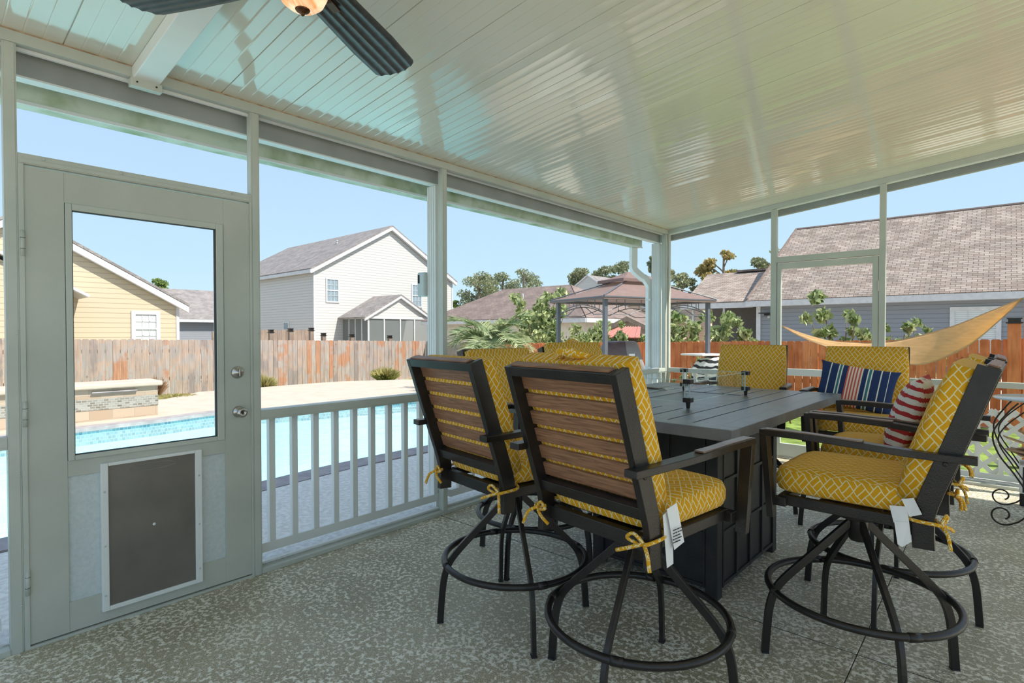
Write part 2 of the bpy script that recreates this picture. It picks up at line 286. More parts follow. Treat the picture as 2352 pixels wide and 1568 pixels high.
M = dict(
    floor=mat_floor(), patio=noise_mat('pale sprayed concrete', (.66, .63, .57), (.84, .81, .74), 26, .75, .2, 70, lo=.38, hi=.62), fabric=mat_fabric(), screen=mat_screen(), glass=mat_clear('clear glass'), water=mat_water(),
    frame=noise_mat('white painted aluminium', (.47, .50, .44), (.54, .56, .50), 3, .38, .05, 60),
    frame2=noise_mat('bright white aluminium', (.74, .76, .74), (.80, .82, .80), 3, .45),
    ceil=noise_mat('glossy white ceiling panel', (.63, .615, .53), (.67, .65, .565), 1.2, .085, .09, 1.1, spec=.8, bdist=.02),
    rust=noise_mat('stained joint sealant', (.30, .18, .09), (.55, .40, .26), 20, .7),
    door=noise_mat('painted door skin', (.46, .48, .42), (.52, .535, .475), 3, .45, .08, 90),
    doorpanel=noise_mat('pebbled door panel', (.56, .62, .62), (.63, .68, .68), 60, .55, .3, 240),
    petflap=noise_mat('smoked pet door panel', (.14, .125, .105), (.185, .165, .14), 4, .35, .05, 80),
    chrome=plain('satin nickel', (.55, .53, .50), .25, 1.0), dark=plain('dark gap', (.02, .02, .02), .8),
    metal=noise_mat('dark brown powder coated aluminium', (.012, .010, .009), (.021, .018, .016), 12, .30, .12, 220, spec=.45),
    tabletop=noise_mat('charcoal aluminium table top', (.135, .15, .175), (.175, .195, .22), 10, .26, .15, 200, spec=.6),
    tablebase=noise_mat('espresso aluminium table base', (.012, .012, .013), (.022, .021, .021), 10, .45, .1, 120),
    slat=mat_wood('brown faux wood slat', (.16, .07, .035), (.36, .18, .095), (2, 30, 30)),
    inlay=mat_wood('brown faux wood inlay', (.12, .075, .055), (.25, .17, .13), (30, 2, 30), .3),
    tag=plain('white care tag', (.80, .80, .80), .8), ink=plain('black print', (.03, .03, .03), .8),
    fan=mat_wood('dark grooved fan blade', (.020, .019, .018), (.05, .048, .045), (6, 6, 6), .4),
    bronze=plain('aged bronze', (.10, .045, .02), .35, .8),
    deck=noise_mat('sun bleached pool deck', (.50, .42, .335), (.57, .485, .39), 3, .8, .2, 60),
    stucco=noise_mat('rough white stucco curb', (.55, .55, .52), (.75, .75, .72), 30, .9, .8, 60),
    coping=noise_mat('grey stone pool coping', (.30, .27, .27), (.42, .38, .37), 6, .7, .2, 30),
    pooltile=mat_tile('blue mosaic pool tile', (.22, .33, .40), (.42, .52, .56), (.55, .6, .6), .05, .05),
    plaster=noise_mat('pale aqua pool plaster', (.58, .90, .94), (.66, .94, .97), 1.2, .8),
    travertine=mat_tile('travertine facing tile', (.40, .30, .21), (.50, .41, .31), (.34, .29, .23), .3, .19),
    mosaic=mat_tile('glass mosaic band', (.36, .36, .32), (.16, .14, .10), (.40, .40, .37), .07, .035),
    grass=noise_mat('lawn', (.10, .16, .02), (.26, .36, .06), 6, .9, .5, 120),
    dirt=noise_mat('sandy soil', (.50, .44, .34), (.64, .57, .46), 4, .9),
    rock=noise_mat('grey river rock', (.20, .19, .18), (.45, .43, .40), 5, .8, .4, 20),
    fence=mat_pickets('weathered cedar pickets', [(.30, .25, .235), (.42, .32, .27), (.36, .325, .31), (.45, .33, .265), (.40, .36, .34), (.46, .24, .15)], (.27, .13, .08)),
    fence2=mat_pickets('red stained pickets', [(.66, .19, .07), (.78, .25, .10), (.60, .16, .06), (.80, .28, .12)], (.25, .06, .03)),
    sidingw=mat_siding('white lap siding', (.54, .53, .505), .17, .5), sidingy=mat_siding('yellow lap siding', (.53, .445, .31), .17, .5),
    sidingb=mat_siding('blue grey lap siding', (.235, .255, .285), .17, .45), sidingp=mat_siding('peach lap siding', (.62, .47, .35), .16),
    trimw=plain('white painted trim', (.56, .57, .58), .5), winglass=plain('window glass dark', (.25, .32, .36), .12, 0, .8),
    blinds=mat_stripes('window blinds', 2, [(0, (.62, .66, .66)), (.75, (.42, .46, .48))], 14, 0, 'Object'),
    roofg=mat_shingle('grey asphalt shingle', [(.25, .23, .225), (.32, .30, .29), (.20, .185, .18)]),
    roofl=mat_shingle('light taupe architectural shingle', [(.30, .24, .20), (.47, .40, .345), (.13, .105, .09)], .30, .135),
    roofb=mat_shingle('brown asphalt shingle', [(.22, .17, .15), (.28, .225, .20), (.19, .145, .13)]),
    roofr=plain('red metal roof', (.60, .22, .17), .5), shed=mat_pickets('weathered shed boards', [(.26, .19, .15), (.36, .28, .22), (.30, .23, .19)], (.15, .1, .08)),
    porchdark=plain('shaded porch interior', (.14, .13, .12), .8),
    canopy=mat_cloth_translucent('brown canopy fabric', (.34, .235, .21), .35),
    sail=mat_cloth_translucent('tan orange shade cloth', (.95, .66, .33), .55),
    gazebo=plain('slate grey steel', (.12, .13, .15), .45), grill=noise_mat('black grill cover vinyl', (.10, .075, .085), (.15, .115, .12), 3, .38, .5, 6, bdist=.05),
    grill_lit=plain('sunlit side of grill cover', (.27, .25, .24), .45),
    zebra=mat_stripes('zebra print', 2, [(0, (.75, .73, .70)), (.5, (.03, .03, .03))], 11, .16, 'Object'),
    bark=noise_mat('tree bark', (.16, .12, .09), (.30, .24, .18), 10, .9, .5, 30),
    pine=mat_leaf('pine foliage', (.17, .19, .09), (.36, .37, .20)), oak=mat_leaf('oak foliage', (.10, .16, .03), (.30, .38, .10)),
    pinedry=mat_leaf('browning pine foliage', (.24, .25, .07), (.58, .40, .15)),
    shrub=mat_leaf('highlighted shrub leaves', (.07, .14, .015), (.60, .66, .32), .35),  # palest shrub leaves carry the highlights in their colour
    palm=mat_leaf('grey green palm fronds', (.14, .22, .07), (.62, .66, .40), .3), palmdry=mat_leaf('dry palm fronds', (.30, .16, .08), (.60, .40, .25)),
    grassb=mat_leaf('tall dry grass', (.34, .33, .09), (.66, .58, .28)),
    pillowb=mat_stripes('navy striped pillow', 0, [(0, (.012, .035, .13)), (.13, (.75, .78, .72)), (.145, (.012, .035, .13)), (.24, (.75, .78, .72)), (.255, (.03, .17, .22)), (.285, (.75, .78, .72)), (.30, (.012, .035, .13)),
        (.36, (.55, .09, .07)), (.38, (.75, .68, .6)), (.40, (.55, .09, .07)), (.42, (.75, .68, .6)), (.44, (.55, .09, .07)), (.46, (.75, .68, .6)), (.48, (.55, .09, .07)), (.50, (.75, .68, .6)), (.52, (.55, .09, .07)), (.54, (.75, .68, .6)), (.56, (.012, .035, .13)),
        (.62, (.75, .78, .72)), (.635, (.03, .17, .22)), (.665, (.75, .78, .72)), (.68, (.012, .035, .13)), (.78, (.75, .78, .72)), (.795, (.012, .035, .13)), (.88, (.75, .78, .72)), (.89, (.012, .035, .13))][:32], 1.0),
    pillowr=mat_stripes('red and white striped pillow', 1, [(0, (.42, .03, .035)), (.48, (.72, .72, .70))], 9, .05),
    iron=plain('dark wrought iron', (.035, .025, .02), .45, .5), card=noise_mat('brown cardboard', (.42, .27, .15), (.55, .38, .23), 8, .85),
    boxblack=plain('black printed carton', (.02, .02, .022), .5), orangeh=plain('yellow orange plastic', (.85, .45, .02), .4),
    mildew=noise_mat('gutter with green mildew', (.30, .40, .20), (.66, .76, .64), 5, .6, lo=.3, hi=.6),
    amber=None, glassedge=plain('pale green glass edge', (.50, .66, .64), .15, 0, .8), bulkhead=plain('shade grey fascia aluminium', (.34, .36, .35), .5), elec=plain('pale grey plastic', (.55, .62, .60), .5),  # fascia grey has the shade on white aluminium in its colour
)
_m, _nt, _b = nmat('amber marbled glass shade'); M['amber'] = _m
_tc = N(_nt, 'TexCoord'); _no = N(_nt, 'TexNoise'); _no.inputs['Scale'].default_value = 9; _no.inputs['Distortion'].default_value = 2; _nt.links.new(_tc.outputs['Object'], _no.inputs[0])
_cr = N(_nt, 'ValToRGB'); _cr.color_ramp.elements[0].position = .35; _cr.color_ramp.elements[0].color = (.75, .30, .10, 1); _cr.color_ramp.elements[1].position = .65; _cr.color_ramp.elements[1].color = (.95, .72, .48, 1)
_nt.links.new(_no.outputs[0], _cr.inputs[0]); _nt.links.new(_cr.outputs[0], _b.inputs['Base Color']); _b.inputs['Roughness'].default_value = .2
_nt.links.new(_cr.outputs[0], _b.inputs['Emission Color']); _b.inputs['Emission Strength'].default_value = .55

# ---------------------------------------------------------------- mesh helpers
class MB:
    """collects shapes, then links them as ONE mesh object"""
    def __init__(s): s.v = []; s.f = []; s.m = []; s.uv = {}
    def box(s, x0, x1, y0, y1, z0, z1, mi=0, M4=None, bevel=0):
        i = len(s.v)
        P = [Vector((x, y, z)) for z in (z0, z1) for x, y in ((x0, y0), (x1, y0), (x1, y1), (x0, y1))]
        if M4 is not None: P = [M4 @ p for p in P]
        s.v += P
        for f in ((3, 2, 1, 0), (4, 5, 6, 7), (0, 1, 5, 4), (1, 2, 6, 5), (2, 3, 7, 6), (3, 0, 4, 7)):
            s.f.append([i + k for k in f]); s.m.append(mi)
        return s
    def poly(s, pts, mi=0):
        i = len(s.v); s.v += [Vector(p) for p in pts]; s.f.append(list(range(i, i + len(pts)))); s.m.append(mi); return s
    def prism(s, pts, vec, mi=0):
        """polygon pts extruded by vec"""
        i = len(s.v); n = len(pts); vec = Vector(vec); P = [Vector(p) for p in pts]
        s.v += P + [p + vec for p in P]
        s.f.append([i + k for k in range(n)][::-1]); s.m.append(mi)
        s.f.append([i + n + k for k in range(n)]); s.m.append(mi)
        for k in range(n):
            s.f.append([i + k, i + (k + 1) % n, i + n + (k + 1) % n, i + n + k]); s.m.append(mi)
        return s
    def tube(s, path, r, n=10, mi=0, closed=False, sec=None, up=None, caps=True):
        """sweep a circle (or section sec [(a,b)...]) along path; r may be a list"""
        P = [Vector(p) for p in path]; m = len(P); i0 = len(s.v)
        sec_ = sec or [(cos(2 * pi * k / n), sin(2 * pi * k / n)) for k in range(n)]; n = len(sec_)
        prev = None
        for k, p in enumerate(P):
            if closed: t = (P[(k + 1) % m] - P[k - 1]).normalized()
            else: t = ((P[min(k + 1, m - 1)] - P[max(k - 1, 0)])).normalized()
            if up is not None: a = Vector(up).cross(t)
            elif prev is None: a = (Vector((0, 0, 1)) if abs(t.z) < .9 else Vector((1, 0, 0))).cross(t)
            else: a = prev - t * prev.dot(t)
            if a.length < 1e-6: a = Vector((1, 0, 0))
            a.normalize(); b = t.cross(a); prev = a
            rr = r[k] if isinstance(r, (list, tuple)) else r
            for (c, d) in sec_: s.v.append(p + a * c * rr + b * d * rr)
        for k in range(m if closed else m - 1):
            k2 = (k + 1) % m
            for j in range(n):
                j2 = (j + 1) % n
                s.f.append([i0 + k * n + j, i0 + k * n + j2, i0 + k2 * n + j2, i0 + k2 * n + j]); s.m.append(mi)
        if not closed and caps:
            s.f.append([i0 + j for j in range(n)][::-1]); s.m.append(mi)
            s.f.append([i0 + (m - 1) * n + j for j in range(n)]); s.m.append(mi)
        return s
    def bar(s, path, w, h, up=(0, 0, 1), mi=0, closed=False):
        return s.tube(path, 1.0, mi=mi, sec=[(-w / 2, -h / 2), (w / 2, -h / 2), (w / 2, h / 2), (-w / 2, h / 2)], up=up, closed=closed)
    def lathe(s, prof, n=20, c=(0, 0, 0), mi=0, M4=None):
        i0 = len(s.v); c = Vector(c)
        for (r, z) in prof:
            for k in range(n):
                p = Vector((r * cos(2 * pi * k / n), r * sin(2 * pi * k / n), z))
                s.v.append((M4 @ p if M4 is not None else p) + c)
        for a in range(len(prof) - 1):
            for k in range(n):
                k2 = (k + 1) % n
                s.f.append([i0 + a * n + k, i0 + a * n + k2, i0 + (a + 1) * n + k2, i0 + (a + 1) * n + k]); s.m.append(mi)
        s.f.append([i0 + k for k in range(n)][::-1]); s.m.append(mi)
        s.f.append([i0 + (len(prof) - 1) * n + k for k in range(n)]); s.m.append(mi)
        return s
    def cushion(s, w, d, h, M4=None, n=10, mi=0, puff=.5, pw=5, rnd_=.10):
        """soft box: w along x, d along y, h along z, centred"""
        i0 = len(s.v); idx = {}
        def V(a, b, c):
            k = (a, b, c)
            if k in idx: return idx[k]
            u, v, t = a / n * 2 - 1, b / n * 2 - 1, c / n * 2 - 1
            ex, ey = 1 - abs(u) ** pw, 1 - abs(v) ** pw
            f = (1 - puff) + puff * (max(ex, 0) * max(ey, 0)) ** .5
            rr = 1 - rnd_ * max(0, abs(u)) ** 6 * abs(v) ** 6
            e = 1 - .035 * abs(t) ** 3
            p = Vector((u * w / 2 * rr * e, v * d / 2 * rr * e, t * h / 2 * f))
            s.v.append(M4 @ p if M4 is not None else p)
            idx[k] = len(s.v) - 1; s.uv[idx[k]] = (u * w / 2, v * d / 2)
            return idx[k]
        c2 = [0, n // 3, n - n // 3, n]
        def q(a, b, c, d_): s.f.append([a, b, c, d_]); s.m.append(mi)
        for a in range(n):
            for b in range(n):
                q(V(a, b, 0), V(a, b + 1, 0), V(a + 1, b + 1, 0), V(a + 1, b, 0))
                q(V(a, b, n), V(a + 1, b, n), V(a + 1, b + 1, n), V(a, b + 1, n))
        for ci in range(3):
            c, e = c2[ci], c2[ci + 1]
            for a in range(n):
                q(V(a, 0, c), V(a + 1, 0, c), V(a + 1, 0, e), V(a, 0, e))
                q(V(a, n, c), V(a, n, e), V(a + 1, n, e), V(a + 1, n, c))
                q(V(0, a, c), V(0, a, e), V(0, a + 1, e), V(0, a + 1, c))
                q(V(n, a, c), V(n, a + 1, c), V(n, a + 1, e), V(n, a, e))
        return s
    def build(s, name, mats, parent=None, smooth=False, bevel=0, loc=None, rot=None, uv=True, uvfix=None):
        if not isinstance(mats, (list, tuple)): mats = [mats]
        me = bpy.data.meshes.new(name); me.from_pydata([tuple(p) for p in s.v], [], s.f)
        for m in mats: me.materials.append(m)
        if len(mats) > 1: me.polygons.foreach_set('material_index', s.m)
        if uv:
            ul = me.uv_layers.new(name='UVMap')
            for p in me.polygons:
                nx, ny, nz = abs(p.normal.x), abs(p.normal.y), abs(p.normal.z)
                # slope length keeps shingle rows even
                for li in p.loop_indices:
                    co = me.vertices[me.loops[li].vertex_index].co
                    if uvfix: ul.data[li].uv = uvfix(co, p.normal)
                    elif nz > nx and nz > ny and nz > .93: ul.data[li].uv = (co.x, co.y)
                    elif nx > ny: ul.data[li].uv = (co.y, co.z / max(.2, (1 - nz * nz) ** .5))
                    else: ul.data[li].uv = (co.x, co.z / max(.2, (1 - nz * nz) ** .5))
        if smooth:
            me.polygons.foreach_set('use_smooth', [True] * len(me.polygons))
        me.update()
        o = bpy.data.objects.new(name, me); COL.objects.link(o)
        if parent is not None: o.parent = parent
        if loc is not None: o.location = loc
        if rot is not None: o.rotation_euler = rot
        if bevel:
            b = o.modifiers.new('bevel', 'BEVEL'); b.width = bevel; b.segments = 2; b.limit_method = 'ANGLE'; b.angle_limit = R(40)
            b.harden_normals = False
        if smooth == 'auto':
            pass
        return o
def smooth_angle(o, deg=35):
    me = o.data
    me.polygons.foreach_set('use_smooth', [True] * len(me.polygons))
    bm = bmesh.new(); bm.from_mesh(me)
    for e in bm.edges:
        if len(e.link_faces) == 2 and e.calc_face_angle(0) > R(deg): e.smooth = False
    bm.to_mesh(me); bm.free(); return o
def tag(o, label=None, cat=None, group=None, kind=None):
    if label: o['label'] = label
    if cat: o['category'] = cat
    if group: o['group'] = group
    if kind: o['kind'] = kind
    return o
def thing(name, label, cat, loc=(0, 0, 0), rz=0, group=None, kind=None):
    o = bpy.data.objects.new(name, None); COL.objects.link(o); o.location = loc; o.rotation_euler = (0, 0, rz); o.empty_display_size = .1
    return tag(o, label, cat, group, kind)
def struct(o, label=None, cat='structure'):
    o['kind'] = 'structure'
    if label: o['label'] = label
    o['category'] = cat
    return o
def copy_tree(o, parent=None):
    c = o.copy(); COL.objects.link(c); c.parent = parent
    for ch in list(o.children): copy_tree(ch, c)
    return c
def text_mesh(name, body, size, mat, parent, M4, extrude=.0006):
    cu = bpy.data.curves.new(name, 'FONT'); cu.body = body; cu.size = size; cu.extrude = extrude; cu.align_x = 'LEFT'
    t = bpy.data.objects.new(name, cu); COL.objects.link(t)
    dg = bpy.context.evaluated_depsgraph_get(); me = bpy.data.meshes.new_from_object(t.evaluated_get(dg))
    bpy.data.objects.remove(t); me.materials.clear(); me.materials.append(mat)
    o = bpy.data.objects.new(name, me); COL.objects.link(o); o.parent = parent; o.matrix_local = M4
    return o
def ease(pts, n=6):
    """Catmull-Rom through pts"""
    P = [Vector(p) for p in pts]; out = []
    for i in range(len(P) - 1):
        a, b, c, d = P[max(i - 1, 0)], P[i], P[i + 1], P[min(i + 2, len(P) - 1)]
        for k in range(n):
            t = k / n
            out.append(.5 * ((2 * b) + (c - a) * t + (2 * a - 5 * b + 4 * c - d) * t * t + (3 * b - a - 3 * c + d) * t ** 3))
    out.append(P[-1]); return out

CEIL0, CS = 2.61, .101
# ================================================================= THE SETTING
# ---- porch floor slab with tooled joints, cut into panels
def slab():
    b = MB(); xs = [-.2, 2.645, 10.5]; ys = [-12.0, -6.6, -3.662, .14]; g = .005; gx_ = .0018  # slab runs on unseen past the roof to bounce sunlight inside
    for i in range(2):
        for j in range(3):
            x0, x1, y0, y1 = xs[i] + (gx_ if i else 0), xs[i + 1] - (gx_ if i == 0 else 0), ys[j] + (g if j else 0), ys[j + 1] - (g if j < 2 else 0)
            b.box(x0, x1, y0, y1, -.10, 0)
    b.box(-.19, 10.4, -11.9, .13, -.11, -.004, mi=1)
    return b
o = slab().build('floor', [M['floor'], plain('dirt in floor joints', (.06, .05, .04), .9)], bevel=.003); struct(o, 'speckled spray-textured concrete porch floor with tooled joints', 'floor')

# ---- ceiling of long ribbed panels sloping down to the pool side
def ceiling():
    b = MB(); prof = []
    y = -4.855 - .326 * 7
    sub = .326 / 5
    while y < .20:
        prof += [(y, 0), (y + .0015, .006), (y + .0045, .006), (y + .006, 0)]
        for k in range(1, 5):
            c = y + sub * k
            prof += [(c - .0025, 0), (c - .0008, .0014), (c + .001, .0006), (c + .004, -.0004), (c + .008, 0)]
        y += .326
    prof = [p for p in prof if p[0] <= .20] + [(.20, 0)]
    xs = [-.30, 5.9]; i0 = len(b.v)
    for x in xs:
        for (yy, dz) in prof: b.v.append(Vector((x, yy, CEIL0 + CS * x + dz)))
    n = len(prof)
    for k in range(n - 1): b.f.append([k, k + 1, n + k + 1, n + k]); b.m.append(0)
    z = .10
    for x in xs:
        b.v.append(Vector((x, prof[0][0], CEIL0 + CS * x + z))); b.v.append(Vector((x, prof[-1][0], CEIL0 + CS * x + z)))
    b.f.append([2 * n, 2 * n + 2, 2 * n + 3, 2 * n + 1]); b.m.append(0)
    b.f.append([0, n] + [2 * n + 2, 2 * n]); b.m.append(0)
    b.f.append([n - 1, 2 * n + 1, 2 * n + 3, 2 * n - 1]); b.m.append(0)
    b.f.append(list(range(0, n)) + [2 * n + 1, 2 * n]); b.m.append(0)
    return b
o = ceiling().build('ceiling', M['ceil']); smooth_angle(o, 25)
struct(o, 'glossy ribbed white aluminium patio ceiling sloping down towards the pool', 'ceiling')

def on_slope(b, x0, x1, y0, y1, d0, d1):
    """box following the ceiling slope, between d0 and d1 below the ceiling plane"""
    P = [Vector((x, y, CEIL0 + CS * x - d)) for d in (d1, d0) for x, y in ((x0, y0), (x1, y0), (x1, y1), (x0, y1))]
    i = len(b.v); b.v += P
    for f in ((3, 2, 1, 0), (4, 5, 6, 7), (0, 1, 5, 4), (1, 2, 6, 5), (2, 3, 7, 6), (3, 0, 4, 7)): b.f.append([i + k for k in f]); b.m.append(0)

# ---- white boxed beam under the ceiling with its wall bracket
bm_ = thing('ceiling_beam', 'white boxed aluminium beam crossing under the porch ceiling to the door wall', 'beam', (0, 0, 0), kind='structure')
b = MB(); on_slope(b, -.02, 5.8, -5.575, -5.465, .0, .062); b.build('beam_cover', M['frame2'], bm_, bevel=.004)
b = MB(); b.box(-.012, .03, -5.585, -5.455, 2.515, 2.553); b.build('bracket', M['frame'], bm_, bevel=.002)
b = MB()
for y in (-5.56, -5.48): b.lathe([(.004, 0), (.004, .004)], 8, (.03, y, 2.535), M4=Matrix.Rotation(pi / 2, 4, 'Y'))
b.build('bracket_screw', M['dark'], bm_)

# ---- left wall: aluminium screen frame along the pool side
wl = thing('wall_left', 'white aluminium screen wall of posts and rails along the pool side', 'wall', kind='structure')
b = MB(); b.box(-.05, .012, -7.1, .0, 2.56, 2.608); b.build('header', M['frame'], wl, bevel=.002)
b = MB(); b.box(-.03, .0135, -7.1, .0, 2.606, 2.6125); b.build('sealant_line', M['rust'], wl)
b = MB(); b.box(-.045, -.03, -7.1, .0, 2.545, 2.56); b.build('header_lip', M['frame2'], wl)
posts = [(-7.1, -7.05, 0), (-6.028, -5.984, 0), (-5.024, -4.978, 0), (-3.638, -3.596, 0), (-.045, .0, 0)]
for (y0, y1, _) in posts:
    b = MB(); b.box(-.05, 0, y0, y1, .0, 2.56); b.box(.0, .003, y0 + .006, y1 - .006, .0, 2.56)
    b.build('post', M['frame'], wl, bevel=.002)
    b = MB()
    for z in (.2, .75, 1.35, 1.95, 2.4): b.lathe([(.0055, 0), (.005, .003), (.001, .004)], 10, (.003, y0 + .034 if y0 < -5 else y0 + .01, z), M4=Matrix.Rotation(pi / 2, 4, 'Y'))
    b.build('post_screw', M['frame'], wl)
bays = [(-7.05, -6.028), (-4.978, -3.638), (-3.596, -.045)]
for (y0, y1) in bays:
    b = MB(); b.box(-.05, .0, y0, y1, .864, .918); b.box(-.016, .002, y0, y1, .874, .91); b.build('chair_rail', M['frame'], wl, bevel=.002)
    b = MB(); b.box(-.05, .004, y0, y1, .0, .026); b.build('sill', M['frame'], wl, bevel=.002)
    b = MB(); b.poly([(-.03, y0, .918), (-.03, y1, .918), (-.03, y1, 2.56), (-.03, y0, 2.56)]); b.build('screen_panel', M['screen'], wl)
    b = MB(); b.poly([(-.03, y0, .026), (-.03, y1, .026), (-.03, y1, .864), (-.03, y0, .864)]); b.build('screen_panel', M['screen'], wl)
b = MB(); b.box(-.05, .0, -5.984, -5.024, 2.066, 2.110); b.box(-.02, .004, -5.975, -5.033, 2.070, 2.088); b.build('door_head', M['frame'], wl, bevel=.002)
b = MB()
for y in (-5.90, -5.62, -5.12): b.lathe([(.0055, 0), (.005, .003), (.001, .004)], 10, (.003, y, 2.097), M4=Matrix.Rotation(pi / 2, 4, 'Y'))
b.build('head_screw', M['frame'], wl)
b = MB(); b.poly([(-.03, -5.984, 2.11), (-.03, -5.024, 2.11), (-.03, -5.024, 2.56), (-.03, -5.984, 2.56)]); b.build('screen_panel', M['screen'], wl)

# ---- railing with square balusters just outside the screen
def railing(name, label, spans, xo, axis, parent=None, posts_=(), zb=.09):
    t = thing(name, label, 'railing', kind='structure')
    for (a0, a1, pitch, st) in spans:
        def bx(b, a, c, lo, hi, zz0, zz1):
            if axis == 'y': b.box(lo, hi, a, c, zz0, zz1)
            else: b.box(a, c, lo, hi, zz0, zz1)
        b = MB(); bx(b, a0, a1, xo - .022, xo + .022, zb, zb + .055); b.build('bottom_rail', M['frame2'], t, bevel=.002)
        b = MB(); bx(b, a0, a1, xo - .026, xo + .026, .86, .915); b.build('top_rail', M['frame2'], t, bevel=.002)
        a = st
        while a < a1 - .02:
            b = MB(); bx(b, a - .018, a + .018, xo - .018, xo + .018, zb + .055, .86); b.build('baluster', M['frame2'], t, bevel=.002)
            a += pitch
    return t
railing('railing', 'white square baluster railing outside the left screen wall facing the pool', [(-4.97, -3.62, .137, -4.886), (-3.51, -.02, .137, -3.40), (-7.05, -6.05, .137, -6.97)], -.085, 'y')

# ---- outer fascia beam, outer posts
ob = thing('fascia_beam', 'deep grey-shaded aluminium roof beam just outside the left screen wall', 'beam', kind='structure')
b = MB(); b.box(-.15, -.10, -7.1, .02, 2.468, 2.606); b.build('beam_web', M['bulkhead'], ob)
b = MB(); b.box(-.165, -.10, -7.1, .02, 2.460, 2.468); b.build('beam_flange', M['frame2'], ob)
for k, (x0, x1, y0, y1) in enumerate([(-.20, -.09, -.02, .09), (-.20, -.10, -3.62, -3.52)]):
    b = MB(); b.box(x0, x1, y0, y1, .0, 2.458)
    for j in range(4): # fluted face
        c = x0 + .016 + j * .026
        b.box(c - .007, c + .007, y0 - .003, y0, .0, 2.458)
    o = b.build('trim_%d' % (k + 1), M['frame2'], bevel=.002)
    struct(o, ['white fluted aluminium corner post outside the screens', 'white fluted aluminium post between the two left bays'][k], 'post')

# ---- right wall: screen frame at the far end of the porch
wr = thing('wall_right', 'white aluminium screen wall at the far end of the porch with sloping header', 'wall', kind='structure')
b = MB(); on_slope(b, .0, 5.85, .0, .05, .0, .052); b.build('header', M['frame'], wr, bevel=.002)
b = MB(); on_slope(b, .0, 5.85, .02, .045, .052, .062); b.build('header_lip', M['frame2'], wr)
def rz(x): return CEIL0 + CS * x - .052
for (x0, x1) in ((.0, .024), (1.203, 1.262), (2.192, 2.244), (3.72, 3.77), (5.3, 5.35)):
    b = MB(); b.box(x0, x1, .0, .05, 0, rz(x0)); b.build('post', M['frame'], wr, bevel=.002)
for (x0, x1) in ((.024, 1.203), (2.244, 3.72), (3.77, 5.3)):
    b = MB(); b.box(x0, x1, .0, .05, .868, .92); b.build('chair_rail', M['frame'], wr, bevel=.002)
    b = MB(); b.box(x0, x1, -.004, .05, .0, .026); b.build('sill', M['frame'], wr, bevel=.002)
    b = MB(); b.poly([(x0, .03, .92), (x1, .03, .92), (x1, .03, rz(x1)), (x0, .03, rz(x0))]); b.build('screen_panel', M['screen'], wr)
    b = MB(); b.poly([(x0, .03, .026), (x1, .03, .026), (x1, .03, .868), (x0, .03, .868)]); b.build('screen_panel', M['screen'], wr)
b = MB(); b.box(1.262, 2.192, .0, .05, 2.10, 2.162); b.build('door_head', M['frame'], wr, bevel=.002)
b = MB(); b.poly([(1.262, .03, 2.162), (2.192, .03, 2.162), (2.192, .03, rz(2.19)), (1.262, .03, rz(1.26))]); b.build('screen_panel', M['screen'], wr)
railing('railing', 'white square baluster railing outside the far screen wall', [(.06, 1.20, .14, .18), (2.26, 2.72, .14, 2.36)], .10, 'x')
b = MB()
P = [(x, CEIL0 + CS * x - d) for x, d in ((-.15, .11), (5.8, .11), (5.8, .0), (-.15, .0))]
b.prism([(x, .12, z) for x, z in P], (0, .05, 0)); o = b.build('trim_3', M['bulkhead']); struct(o, 'sloping outer gable beam beyond the far screen wall', 'beam')

# ---- door_2: screen door in the far wall
d2 = thing('door_2', 'white framed full screen door in the far porch wall', 'door', kind='structure')
b = MB(); b.box(1.270, 1.306, .004, .044, .03, 2.092); b.box(2.137, 2.186, .004, .044, .03, 2.092); b.box(1.306, 2.137, .004, .044, 2.03, 2.092); b.box(1.306, 2.137, .004, .044, .03, .16)
b.build('door_frame', M['frame'], d2, bevel=.002)
b = MB(); b.box(1.306, 2.137, .006, .042, .893, .965); b.build('mid_rail', M['frame2'], d2, bevel=.002)
b = MB(); b.poly([(1.306, .025, .965), (2.137, .025, .965), (2.137, .025, 2.03), (1.306, .025, 2.03)]); b.poly([(1.306, .025, .16), (2.137, .025, .16), (2.137, .025, .893), (1.306, .025, .893)]); b.build('door_screen', M['screen'], d2)
for z in (1.8, 1.05, .3):
    b = MB(); b.tube([(2.188, -.004, z - .05), (2.188, -.004, z + .05)], .007, 8); b.build('hinge', M['frame'], d2)

# ---- door_1: solid framed door with window and pet door, hinges at the left
d1 = thing('door_1', 'pale painted screen door with window, pet door, knob and deadbolt', 'door', kind='structure')
y0, y1, z0, z1 = -5.966, -5.034, .018, 2.058
b = MB()
b.box(-.042, -.002, y0, -5.832, z0, z1); b.box(-.042, -.002, -5.169, y1, z0, z1)
b.box(-.042, -.0035, -5.832, -5.169, 1.925, z1); b.box(-.042, -.0035, -5.832, -5.169, .712, .785); b.box(-.042, -.0035, -5.832, -5.169, z0, .150)
b.build('door_frame', M['door'], d1, bevel=.0012)
b = MB(); b.box(-.036, -.012, -5.832, -5.169, .15, .712); b.build('lower_panel', M['doorpanel'], d1)
b = MB()
for (a, c, e, g) in ((-5.830, -5.806, .783, 1.925), (-5.208, -5.172, .783, 1.925), (-5.806, -5.208, .783, .806), (-5.806, -5.208, 1.895, 1.925)): b.box(-.04, .0045, a, c, e, g)
b.build('window_trim', M['frame'], d1, bevel=.003)
b = MB()
for (a, c, e, g) in ((-5.806, -5.804, .806, 1.895), (-5.210, -5.208, .806, 1.895), (-5.804, -5.21, .806, .808), (-5.804, -5.21, 1.893, 1.895)): b.box(-.026, .001, a, c, e, g)
b.build('spline', M['dark'], d1)
b = MB(); b.poly([(-.025, -5.806, .806), (-.025, -5.208, .806), (-.025, -5.208, 1.895), (-.025, -5.806, 1.895)]); b.build('door_screen', M['screen'], d1)
